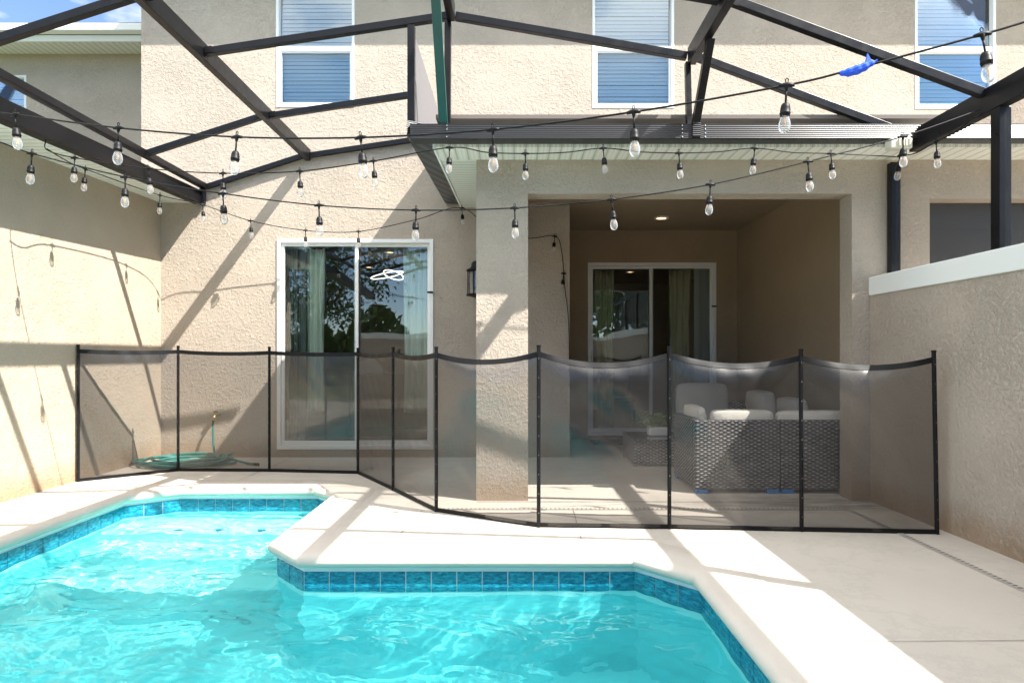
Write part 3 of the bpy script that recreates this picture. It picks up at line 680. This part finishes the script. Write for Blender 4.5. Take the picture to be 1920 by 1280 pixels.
# low privacy walls with white caps
pw = thing('privacy_wall', (3, 1.2, 0), 'low beige stucco wall with white cap along the right side of the deck', 'wall')
b = MB(); b.box(RX, 3.12, -2.5, FRONT_Y - .001, 0, 1.66); b.build('wall', M['stucco'], pw)
b = MB(); b.box(RX - .012, 3.135, -2.5, FRONT_Y - .002, 1.661, 1.81); b.build('cap', M['white_trim'], pw, bevel=.006)
pw2 = thing('privacy_wall', (-.6, -2.6, 0), 'low stucco wall with white cap closing the far side of the pool, seen reflected', 'wall')
b = MB(); b.box(-4.3, 3.12, -2.75, -2.501, 0, 1.66); b.build('wall', M['stucco'], pw2)
b = MB(); b.box(-4.3, 3.14, -2.77, -2.503, 1.661, 1.81); b.build('cap', M['white_trim'], pw2, bevel=.006)

# ------------------------------------------------------------------ pool cage
cage = thing('pool_cage', (-.4, 4.8, 2.8), 'dark bronze aluminium pool cage framework overhead with gutter beams and rafters', 'enclosure')
def member(name, p0, p1, wd, ht, m='bronze', up=(0, 0, 1)):
    b = MB(); b.bar(p0, p1, wd, ht, up); return b.build(name, M[m], cage, bevel=.003)
ROOF = [(-3.585, 3.125), (-2.39, 3.49), (-.48, 3.765), (1.35, 3.46), (3.04, 2.86)]
YF = -1.6
b = MB(); b.box(-.775, 9.0, 4.72, 4.834, 2.785, 2.90); b.build('gutter', M['gutter'], cage, bevel=.003)
b = MB(); b.add([(-.80, 4.73, 2.81), (-.625, 4.835, 2.795), (-.625, WALL_Y - .01, 2.925), (-.80, WALL_Y - .01, 2.945), (-.80, 4.73, 2.93), (-.625, 4.835, 2.93), (-.625, WALL_Y - .01, 3.06), (-.80, WALL_Y - .01, 3.06)],
                [(0,1,2,3), (4,5,6,7), (0,1,5,4), (1,2,6,5), (2,3,7,6), (3,0,4,7)]); b.build('gutter', M['gutter'], cage)
member('side_beam', (-3.665, YF, 2.735), (-3.665, WALL_Y - .01, 3.01), .11, .15)
member('eave_beam', (-3.585, YF, 3.125), (-3.585, WALL_Y - .01, 3.135), .075, .06)
member('purlin', (-2.39, YF, 3.49), (-2.39, WALL_Y - .01, 3.50), .06, .13)
member('purlin', (-.48, YF, 3.78), (-.48, 4.83, 3.78), .06, .13)
member('purlin', (1.35, YF, 3.45), (1.35, 4.83, 3.45), .06, .13)
member('eave_beam', (3.04, YF, 2.80), (3.04, 4.83, 2.80), .07, .155)
member('post', (-3.60, WALL_Y - .035, 2.93), (-3.60, WALL_Y - .035, 3.10), .055, .055)
def chain(D, i0, i1, x_end=None):
    for i in range(i0, i1):
        (xa, za), (xb, zb) = ROOF[i], ROOF[i + 1]
        if x_end is not None and xb > x_end: zb = za + (zb - za) * (x_end - xa) / (xb - xa); xb = x_end
        g = .032
        member('rafter', (xa + g, D, za), (xb - g, D, zb), .05, .055)
        if D < 7 and i > 0:
            b = MB(); d_ = (Vector((xb, D, zb)) - Vector((xa, D, za))).normalized(); p_ = Vector((xa, D - .028, za)) + d_ * .06
            b.bar(p_ - d_ * .022, p_ + d_ * .035, .004, .05); b.build('bracket', M['bronze'], cage)
chain(WALL_Y - .04, 0, 2, -.83); chain(6.13, 0, 2, -.83); chain(4.85, 1, 4); chain(4.08, 0, 4)
for D in (2.95, 1.8, .6, -.6, YF): chain(D, 0, 4)
member('post', (-.785, 4.85, 2.935), (-.785, 4.85, 3.69), .055, .055)
b = MB(); b.box(-.792, -.778, 4.89, WALL_Y - .02, 2.99, 3.685); b.build('side_panel', M['screen_grey'], cage)
member('post', (-.505, 4.80, 2.90), (-.505, 4.85, 3.72), .05, .05)
member('strut', (-.53, 4.76, 2.90), (-.53, 4.12, 3.84), .065, .035, 'pool_lit', up=(0, 1, .6))
member('post', (1.325, 4.80, 2.80), (1.325, 4.85, 3.41), .04, .05)
member('strut', (1.352, 4.76, 2.86), (1.378, 4.45, 3.40), .055, .05, up=(0, 1, .6))
b = MB(); b.box(1.325, 1.385, 4.705, 4.7195, 2.80, 2.97); b.build('bracket', M['gutter'], cage)
for xx in (-.50, 1.25, 1.42):
    b = MB()
    for zz in (2.81, 2.835, 2.86, 2.885): b.lathe((0, 0, 0), [(.006, 0), (.0045, .004), (.0005, .005)], 8); 
    nv = len(b.v) // 4
    for i, zz in enumerate((2.80, 2.828, 2.856, 2.884)):
        for j in range(nv):
            p = b.v[i * nv + j]; b.v[i * nv + j] = Vector((xx + p.x, 4.7195 - p.z, zz + p.y))
    b.build('screw', M['steel'], cage)
POSTS = [5.09, 3.97, 2.45, .95, -.6]
for y in POSTS: member('post', (3.045, y, 1.812), (3.045, y, 2.72), .075, .075 if y < 5 else .06)
for y0, y1 in zip(POSTS[1:], POSTS[:-1]):
    b = MB(); b.box(3.043, 3.045, y0 + .04, y1 - .04, 1.813, 2.72); b.build('screen', M['screen'], cage)
# small sensor box under the gutter
so = P(1693, 268, 4.62); so_ = thing('sensor_box', (so.x, so.y, so.z), 'small ribbed beige box fixed under the gutter beside the right corner post', 'box')
b = MB(); b.box(so.x - .075, so.x + .085, so.y + .02, so.y + .10, so.z - .03, so.z + .045); b.build('body', M['sensor'], so_, bevel=.008)
b = MB()
for k in range(4): b.box(so.x - .02 + k * .025, so.x - .008 + k * .025, so.y + .008, so.y + .0195, so.z - .015, so.z + .04)
b.build('ribs', M['sensor'], so_)

# ------------------------------------------------------------------ string lights
def bulb_meshes():
    z0 = MB()
    z0.tube([(0, 0, -.005), (0, 0, -.075)], .0042, 8); z0.lathe((0, 0, 0), [(.0005, .012), (.007, .010), (.010, 0), (.007, -.014), (.0045, -.026)], 12)
    z0.tube([(-.030, 0, -.002), (-.015, 0, 0), (0, 0, .002), (.015, 0, 0), (.030, 0, -.002)], [.006, .0085, .010, .0085, .006], 10)
    z0.tube([(.0055 * math.cos(a), 0, .019 + .009 * math.sin(a)) for a in [i * math.pi / 6 for i in range(13)]], .0022, 6)
    z0.lathe((0, 0, 0), [(.004, -.070), (.012, -.073), (.0165, -.080), (.0195, -.092), (.0200, -.108), (.0215, -.110), (.0215, -.114), (.0195, -.116), (.0195, -.122), (.0175, -.124), (.001, -.124)], 16)
    z1 = MB(); z1.lathe((0, 0, 0), [(.0145, -.123), (.0160, -.130), (.0205, -.142), (.0232, -.155), (.0236, -.164), (.0212, -.176), (.0150, -.186), (.0070, -.191), (.0004, -.192)], 18)
    z2 = MB(); z2.tube([(-.004, 0, -.126), (-.0035, 0, -.160), (0, .002, -.168), (.0035, 0, -.160), (.004, 0, -.126)], .0011, 6)
    z2.tube([(0, -.003, -.124), (0, -.003, -.150)], .0022, 6)
    out = []
    for nme, z, mt in (('socket', z0, 'black'), ('bulb', z1, 'bulb_glass'), ('filament', z2, 'filament')):
        o = z.build(nme, M[mt], None, smooth=True); out.append(o.data); bpy.data.objects.remove(o)
    return out
SOCK, BULB, FIL = bulb_meshes()
def strand(label, pts, bulbs, r=.0042, sag=0, scale=1.0, ends=None):
    P3 = [P(*p) for p in pts]
    mid = P3[len(P3) // 2]
    s = thing('string_light', P3[0], label, 'string light', 'strings of clear bulbs hung across the pool cage')
    path = catmull(P3, 8); b = MB(); b.tube(path, r, 7); b.build('cord', M['black'], s, smooth=True)
    for px in bulbs:
        bx = [i for i in range(len(path) - 1)]
        # the cord point whose picture column is that of the bulb's tee
        best = min(path, key=lambda q: abs(CX + q.x * F / q.y - px))
        k = min(range(len(path)), key=lambda i: (path[i] - best).length); d = path[min(k + 1, len(path) - 1)] - path[max(k - 1, 0)]
        so = bpy.data.objects.new('socket', SOCK); COL.objects.link(so); so.parent = s; so.location = best - P3[0]
        so.rotation_euler = (random.uniform(-.09, .09), random.uniform(-.10, .10), math.atan2(d.y, d.x)); so.scale = (scale,) * 3
        for nm, me in (('bulb', BULB), ('filament', FIL)):
            c = bpy.data.objects.new(nm, me); COL.objects.link(c); c.parent = so
    return s
def dl(px, x0, d0, x1, d1):                             # depth along a straight plan line between two picture columns
    a, b = Vector(((x0 - CX) * d0 / F, d0)), Vector(((x1 - CX) * d1 / F, d1)); k = (px - CX) / F
    t_ = (k * a.y - a.x) / ((b.x - a.x) - k * (b.y - a.y)); return a.y + t_ * (b.y - a.y)
s1 = [(-40, 207), (28, 215), (222, 240), (444, 257), (676, 258), (924, 243), (1188, 210), (1475, 160), (1600, 130), (1842, 65), (1990, 20)]
strand('nearest string of clear bulbs, rising to the upper right corner', [(x, y, dl(x, 28, 3.2, 1842, 2.25)) for x, y in s1], [28, 226, 444, 676, 924, 1188, 1475, 1842], scale=.93)
s2 = [(-60, 255), (0, 267), (60, 288), (235, 332), (418, 363), (598, 385), (780, 394), (965, 390), (1147, 374), (1332, 346), (1515, 303), (1693, 256), (1838, 206)]
strand('long low middle string of clear bulbs, ending at the right eave beam', [(x, y, dl(x, 0, 3.95, 1838, 4.0)) for x, y in s2], [60, 235, 418, 598, 780, 965, 1147, 1332, 1515, 1693])
s3 = [(86, 262, 4.93), (88, 281, 4.92), (140, 296, 4.87), (278, 316, 4.82), (418, 325, 4.78), (562, 321, 4.74), (700, 302, 4.70), (843, 277, 4.66), (914, 286, 4.66), (985, 288, 4.66), (1060, 286, 4.66), (1131, 278, 4.66),
      (1200, 285, 4.66), (1273, 287, 4.66), (1345, 285, 4.66), (1415, 278, 4.66), (1487, 286, 4.66), (1558, 288, 4.66), (1680, 294, 4.70)]
strand('string of small clear bulbs hung under the patio gutter and across to the left beam', s3, [140, 278, 418, 562, 700, 843, 985, 1131, 1273, 1415, 1558])
s4 = [(88, 279, 4.90), (115, 296, 5.05), (160, 317, 5.4), (300, 366, 6.45), (380, 384, 6.95), (470, 414, 7.08), (573, 432, 7.15), (672, 434, 7.18), (780, 412, 7.15), (866, 390, 7.12), (930, 440, 7.25), (990, 447, 7.33),
      (1040, 443, 7.345), (1053, 470, 7.35), (1059, 540, 7.35), (1066, 600, 7.34), (1068, 700, 7.34)]
strand('farthest string of clear bulbs, looping over the left door to the patio wall', s4, [160, 300, 380, 470, 573, 672, 866, 1038, 1057], r=.0045)
strand('short string end with two clear bulbs at the right corner post', [(1838, 210, 4.02), (1795, 245, 4.25), (1755, 266, 4.5), (1715, 288, 4.75), (1683, 292, 4.95)], [1755, 1686])
# blue plastic tie wrapped round the nearest cord
bt = [P(px, py, dl(px, 28, 3.2, 1842, 2.25)) for px, py in ((1574, 137), (1590, 135), (1610, 129), (1628, 121), (1645, 113))]
bth = thing('plastic_tie', bt[2], 'blue plastic wrap tied around the cord of the nearest string light', 'tie')
b = MB(); b.tube(catmull([p + Vector((0, 0, -.002)) for p in bt], 6), [.006 + .011 * math.sin(math.pi * min(1, i / 22)) ** .8 + .0012 * math.sin(i * 1.3) for i in range(25)], 9); b.build('wrap', M['blue_tape'], bth)
b = MB(); q = P(1628, 122, bt[3].y); b.add([q + Vector((-.012, .004, 0)), q + Vector((.016, .004, .004)), q + Vector((-.003, .006, .042)), q + Vector((-.012, -.004, 0)), q + Vector((.016, -.004, .004)), q + Vector((-.003, -.002, .042))], [(0,1,2), (5,4,3), (0,3,4,1), (1,4,5,2), (2,5,3,0)]); b.build('tail', M['blue_tape'], bth)

# ------------------------------------------------------------------ mesh safety fence
fence = thing('safety_fence', (-.2, 5, 0), 'black see-through mesh pool fence on slim black posts zigzagging across the deck', 'fence')
FP = [(G(134, 903), 648), (G(334, 883), 650), (G(505, 884), 652), (G(671, 888), 654), (G(737, 919), 653), (G(818, 959), 653), (G(1010, 988), 650), (G(1255, 991), 652), (G(1503, 996), 657), (G(1757, 1001), 660)]
FP[0][0].x = max(FP[0][0].x, LX + .03)
tops = []
for i, (p, ty) in enumerate(FP):
    h = EYE + (CY - ty) * p.y / F; lean = Vector((0, 0, 0))
    if i == 9: lean = Vector((-.022, 0, 0))
    if i == 8: lean = Vector((-.006, 0, 0))
    q = p + lean + Vector((0, 0, h)); tops.append(q)
    b = MB(); b.tube([p + Vector((0, 0, .001)), q], .0135, 10); b.tube([q - Vector((0, 0, .001)), q + Vector((0, 0, .012))], .0155, 10)
    for k in range(9):
        z = .1 + k * (h - .18) / 8; c = p.lerp(q, z / h) + Vector((0, -.0135, 0))
        b.add([c + Vector((-.0028, 0, -.0028)), c + Vector((.0028, 0, -.0028)), c + Vector((.0028, 0, .0028)), c + Vector((-.0028, 0, .0028)), c + Vector((0, -.002, 0))], [(0,1,4), (1,2,4), (2,3,4), (3,0,4)], 1)
    b.build('post', [M['black'], M['rivet']], fence, smooth=False)
SAG = [.012, .016, .012, .02, .03, .055, .075, .065, .06]
for i in range(9):
    p0, p1 = FP[i][0], FP[i + 1][0]; t0, t1 = tops[i] - Vector((0, 0, .03)), tops[i + 1] - Vector((0, 0, .03))
    d = (p1 - p0).normalized(); nr_ = Vector((d.y, -d.x, 0)); ph = random.uniform(0, 6); sg = SAG[i]
    wr = .026 if i >= 5 else .006
    def surf(u, v, s=0.0):
        lo, hi = p0.lerp(p1, u) + Vector((0, 0, .012)), t0.lerp(t1, u) - Vector((0, 0, sg * (1 - (2 * u - 1) ** 2)))
        e = math.sin(u * math.pi)
        off = wr * e * (math.sin(v * 5.5 + ph + 2.2 * abs(u - .5)) * .6 + .45 * math.sin(u * 7 + v * 9 + ph)) * (1 - v ** 6)
        t_ = (1 - v) / .15; off += (.030 if i in (6, 7) else 0) * e * math.exp(-((v - .55 - .08 * math.sin(u * 4 + ph)) / .12) ** 2)
        off += (.064 if i >= 5 else .010) * e * t_ * math.exp(1 - t_) * (1 + .25 * math.sin(u * 5 + ph))
        off += .0035 * (1 - abs(2 * u - 1)) * math.sin((u + v) * 30 + ph)
        return lo.lerp(hi, v) + nr_ * (off + s)
    b = MB(); b.grid(lambda u, v: surf(.015 + .97 * u, v), 26, 30); pn = b.build('mesh_panel', M['fence_mesh'], fence, smooth=True)
    b = MB(); b.grid(lambda u, v: surf(.015 + .97 * u, .968 + .032 * v, .004), 26, 2); b.grid(lambda u, v: surf(.015 + .97 * u, .968 + .032 * v, -.004), 26, 2); b.build('binding', M['black'], pn, smooth=True)
    b = MB(); b.bar(p0 + Vector((0, 0, .016)), p1 + Vector((0, 0, .016)), .010, .030); b.build('bottom_band', M['black'], pn)

# ------------------------------------------------------------------ hose and tap
ho = []
random.seed(11); cxh, cyh = -3.53, 6.86
for k in range(7 * 24):
    a = k * 2 * math.pi / 24 + 1.2; lp_ = k / 24
    rx, ry = .47 - .075 * math.sin(lp_ * 2.1) + .02 * math.sin(a * 2 + lp_ * 3) - .022 * (lp_ % 3), .30 - .04 * math.cos(lp_ * 1.7)
    ho.append((cxh + rx * math.cos(a) + .05 * math.sin(lp_ * 1.9), cyh + ry * math.sin(a) + .03 * math.sin(lp_ * 2.7), .018 + .017 * (lp_ % 4) + .009 * math.sin(a * 3 + lp_)))
fa = P(405, 778, 7.30)
ho_end = [(-3.10, 6.95, .05), (-2.98, 6.9, .03), (-2.86, 6.84, .018), (-2.78, 6.80, .018)]
start = [fa + Vector((-.005, -.06, -.10)), fa + Vector((0, -.07, -.16)), fa + Vector((.005, -.08, -.28)), fa + Vector((.03, -.10, -.42)), fa + Vector((.08, -.13, -.50)), Vector((cxh + .38, cyh + .25, .09))]
hs_ = thing('garden_hose', (cxh, cyh, 0), 'green garden hose coiled on the deck below the wall tap', 'hose')
b = MB(); b.tube(catmull(start + ho + [(-3.25, 7.08, .07)] + ho_end, 3), .0125, 8); b.build('hose', M['hose'], hs_, smooth=True)
b = MB(); b.tube([fa + Vector((-.003, -.055, -.055)), fa + Vector((-.006, -.064, -.12))], [.015, .013], 10); b.build('coupling', M['black'], hs_)
b = MB(); b.tube([(-2.79, 6.805, .018), (-2.73, 6.775, .018)], [.013, .016], 10); b.build('nozzle', M['black'], hs_)
tp = thing('wall_tap', fa, 'brass garden tap on the stucco wall with hose attached', 'tap')
b = MB(); b.tube([(fa.x, WALL_Y - .002, fa.z), (fa.x, fa.y - .02, fa.z), (fa.x, fa.y - .045, fa.z - .015), (fa.x - .003, fa.y - .055, fa.z - .055)], [.013, .013, .014, .013], 10); b.lathe((fa.x, fa.y - .01, fa.z), [(.009, .01), (.008, .03), (.012, .034)], 10); b.build('spout', M['brass'], tp, smooth=True)
b = MB(); b.lathe((fa.x, fa.y - .01, fa.z + .03), [(.0005, .004), (.026, .006), (.028, .013), (.022, .016), (.0005, .014)], 14); b.build('handle', M['black'], tp, smooth=True)

# ------------------------------------------------------------------ wicker furniture
def cushion(name, x0, x1, y0, y1, z0, z1, material, parent, tilt=None):
    b = MB(); b.box(x0, x1, y0, y1, z0, z1); o = b.build(name, material, parent)
    bm = bmesh.new(); bm.from_mesh(o.data); bmesh.ops.subdivide_edges(bm, edges=bm.edges, cuts=5, use_grid_fill=True)
    off = wloc(parent) if parent else Vector((0, 0, 0)); c = Vector(((x0 + x1) / 2, (y0 + y1) / 2, (z0 + z1) / 2)) - off; hf = Vector((x1 - x0, y1 - y0, z1 - z0)) / 2
    thin = min(range(3), key=lambda i: hf[i]); oth = [i for i in range(3) if i != thin]
    for v in bm.verts:
        q = v.co - c; e = [max(0, 1 - (abs(q[i]) / hf[i]) ** 3) for i in oth]
        q[thin] *= .55 + .55 * (e[0] * e[1]) ** .5
        for i in oth: q[i] *= 1 - .05 * (abs(q[oth[1 - oth.index(i)]]) / hf[oth[1 - oth.index(i)]]) ** 2 * .8
        q += Vector((random.uniform(-1, 1), random.uniform(-1, 1), random.uniform(-1, 1))) * .004
        v.co = c + q
    bm.to_mesh(o.data); bm.free()
    if tilt: o.data.transform(Matrix.Translation(c) @ Matrix.Rotation(tilt[1], 4, tilt[0]) @ Matrix.Translation(-c))
    o.data.polygons.foreach_set('use_smooth', [True] * len(o.data.polygons))
    sb = o.modifiers.new('subdivision', 'SUBSURF'); sb.levels = sb.render_levels = 1
    return o
def feet(parent, pts):
    for x, y in pts: b = MB(); b.box(x - .052, x + .052, y - .03, y + .03, .001, .036); b.build('foot', M['foot_blue'], parent, bevel=.004)
def module(label, x0, x1, y0, y1, back, arm=None, group='wicker sofa sections'):
    s = thing('sofa_section', ((x0 + x1) / 2, (y0 + y1) / 2, 0), label, 'sofa', group)
    h = .625; t_ = .09
    b = MB(); b.box(x0 + .0911 * (back == 'left'), x1 - .0911 * (back == 'right'), y0 + .0911 * (back == 'front'), y1 - .0911 * (back == 'rear'), .037, .30); b.build('base', M['wicker'], s, bevel=.010)
    sides = {'front': (x0, x1, y0, y0 + t_), 'rear': (x0, x1, y1 - t_, y1), 'right': (x1 - t_, x1, y0, y1), 'left': (x0, x0 + t_, y0, y1)}
    b = MB(); q = sides[back]; b.box(*q, .037, h); b.build('backrest', M['wicker'], s, bevel=.010)
    if arm:
        q = list(sides[arm])
        if back == 'front': q[2] = y0 + t_ + .001
        if back == 'rear': q[3] = y1 - t_ - .001
        b = MB(); b.box(*q, .301, h); b.build('armrest', M['wicker'], s, bevel=.010)
    feet(s, [(x0 + .06, y0 + .035), (x1 - .06, y0 + .035), (x0 + .06, y1 - .035), (x1 - .06, y1 - .035)])
    return s
SX0, SXG, SX1, SY = 1.545, 2.275, 3.02, 5.41
A = module('wicker sofa section with left armrest and its back to the pool, lit by the sun', SX0, SXG - .004, SY, SY + .74, 'front', 'left')
B = module('wicker sofa section against the patio wall with its back to the pool', SXG + .004, SX1, SY, SY + .74, 'front')
C_ = module('wicker sofa section along the right patio wall with grey back cushions', 2.28, 3.03, SY + .75, SY + 1.5, 'right')
D_ = module('wicker sofa corner section at the rear with a broad grey back cushion', 1.95, 3.03, SY + 1.51, SY + 2.22, 'rear')
cushion('cushion', SX0 + .12, SXG - .02, SY + .095, SY + .66, .302, .41, M['cushion_white'], A); cushion('cushion', SXG + .02, SX1 - .02, SY + .095, SY + .70, .302, .41, M['cushion_white'], B)
cushion('back_cushion', SX0 + .17, SXG - .012, SY + .085, SY + .225, .40, .705, M['cushion_white'], A, ('X', .10)); cushion('back_cushion', SXG + .012, SX1 - .02, SY + .085, SY + .225, .40, .695, M['cushion_white'], B, ('X', .10))
cushion('arm_cushion', SX0 + .075, SX0 + .20, SY + .22, SY + .72, .40, .72, M['cushion_white'], A, ('Y', -.12))
cushion('cushion', 2.30, 2.93, SY + .78, SY + 1.48, .302, .41, M['cushion_white'], C_); cushion('cushion', 1.98, 3.0, SY + 1.53, SY + 2.12, .302, .41, M['cushion_white'], D_)
cushion('back_cushion', 2.62, 2.82, 5.96, 6.41, .41, .77, M['cushion_grey'], C_, ('Y', -.15)); cushion('back_cushion', 2.50, 2.72, 6.43, 6.94, .41, .81, M['cushion_grey'], C_, ('Y', -.15))
cushion('back_cushion', 1.90, 2.50, SY + 1.93, SY + 2.12, .41, .86, M['cushion_grey'], D_, ('X', -.12))
tbl = thing('coffee_table', (1.7, 7.05, 0), 'low grey wicker coffee table with dark glass top beside the sofa', 'table')
b = MB(); b.box(1.27, 2.05 - .2, 6.74, 7.42, .025, .278); b.build('base', M['wicker'], tbl, bevel=.008)
b = MB(); b.box(1.262, 1.858, 6.732, 7.428, .279, .292); b.build('tabletop', M['table_glass'], tbl, bevel=.003)
for x in (1.29, 1.83):
    for y in (6.76, 7.40): b = MB(); b.box(x - .02, x + .02, y - .02, y + .02, .001, .0245); b.build('foot', M['steel'], tbl)
ppx, ppy = P(1233, 800, 7.05).x, 7.05
pt_ = thing('potted_plant', (ppx, ppy, .292), 'small green plant in a white dimpled pot on the coffee table', 'plant')
b = MB(); b.box(ppx - .11, ppx + .11, ppy - .07, ppy + .07, .293, .395); b.build('pot', M['ceramic'], pt_, bevel=.02)
b = MB(); random.seed(5)
for k in range(260):
    c = Vector((ppx + random.gauss(-.01, .075), ppy + random.gauss(0, .05), .405 + abs(random.gauss(0, .065)))); r_ = random.uniform(.016, .036)
    u = Vector((random.uniform(-1, 1), random.uniform(-1, 1), random.uniform(-.4, .8))).normalized(); v = u.orthogonal().normalized()
    b.add([c - u * r_, c + v * r_ * .5, c + u * r_, c - v * r_ * .5 + Vector((0, 0, .004))], [(0, 1, 2, 3)])
for k in range(14): b.tube([(ppx + random.uniform(-.07, .07), ppy, .38), (ppx + random.uniform(-.12, .12), ppy + random.uniform(-.06, .06), .45)], .002, 5)
b.build('foliage', M['leaf_light'], pt_, weld=False)

# ------------------------------------------------------------------ trees beyond the rear wall, seen only as reflections in the glass
def tree(x, y, h, cr, label, seed):
    random.seed(seed); t_ = thing('leafy_tree', (x, y, -.05), label, 'tree', 'trees beyond the rear wall')
    b = MB(); b.tube([(x, y, -.05), (x + .1, y, h * .3), (x + .05, y + .1, h * .6), (x, y, h * .85)], [.22, .17, .11, .03], 8)
    for k in range(7):
        a = random.uniform(0, 6.3); zz = h * random.uniform(.3, .6); b.tube([(x, y, zz), (x + cr * .4 * math.cos(a), y + cr * .4 * math.sin(a), zz + h * .12), (x + cr * .75 * math.cos(a), y + cr * .75 * math.sin(a), zz + h * .28)], [.08, .05, .015], 6)
    b.build('trunk', M['bark'], t_)
    b = MB(); cl = [Vector((x + random.gauss(0, cr * .5), y + random.gauss(0, cr * .5), h * random.uniform(.42, 1.0))) for _ in range(26)]
    for k in range(6500):
        c = random.choice(cl) + Vector((random.gauss(0, .42), random.gauss(0, .42), random.gauss(0, .32))); r_ = random.uniform(.05, .11)
        u = Vector((random.uniform(-1, 1), random.uniform(-1, 1), random.uniform(-1, 1))).normalized(); v = u.orthogonal().normalized()
        b.add([c - u * r_, c + v * r_ * .55, c + u * r_, c - v * r_ * .55], [(0, 1, 2, 3)])
    b.build('crown', M['leaf'], t_, weld=False)
tree(-7.4, -9.0, 6.0, 1.7, 'broad leafy tree mirrored in the left sliding door', 21)
tree(5.0, -8.5, 7.0, 2.4, 'tall leafy tree mirrored in the patio sliding door', 22)
tree(8.8, -11.0, 7.5, 2.6, 'rounded leafy tree at the edge of the patio door reflection', 23)

random.seed(40); b = MB()
for k in range(9000):
    x = random.uniform(-22, 24); top = (2.4 if x < -1 else 5.2) + .5 * math.sin(x * .7) + .6 * math.sin(x * 1.9 + 1); c = Vector((x, -15 + random.gauss(0, .8), top * random.random() ** .6)); r_ = random.uniform(.16, .38)
    u = Vector((random.uniform(-1, 1), random.uniform(-1, 1), random.uniform(-1, 1))).normalized(); v = u.orthogonal().normalized()
    b.add([c - u * r_, c + v * r_ * .6, c + u * r_, c - v * r_ * .6], [(0, 1, 2, 3)])
o = b.build('far_woods', M['leaf'], None, weld=False); o['kind'] = 'stuff'; o['label'] = 'dense green woods beyond the rear wall, mirrored in the glass doors'; o['category'] = 'woods'
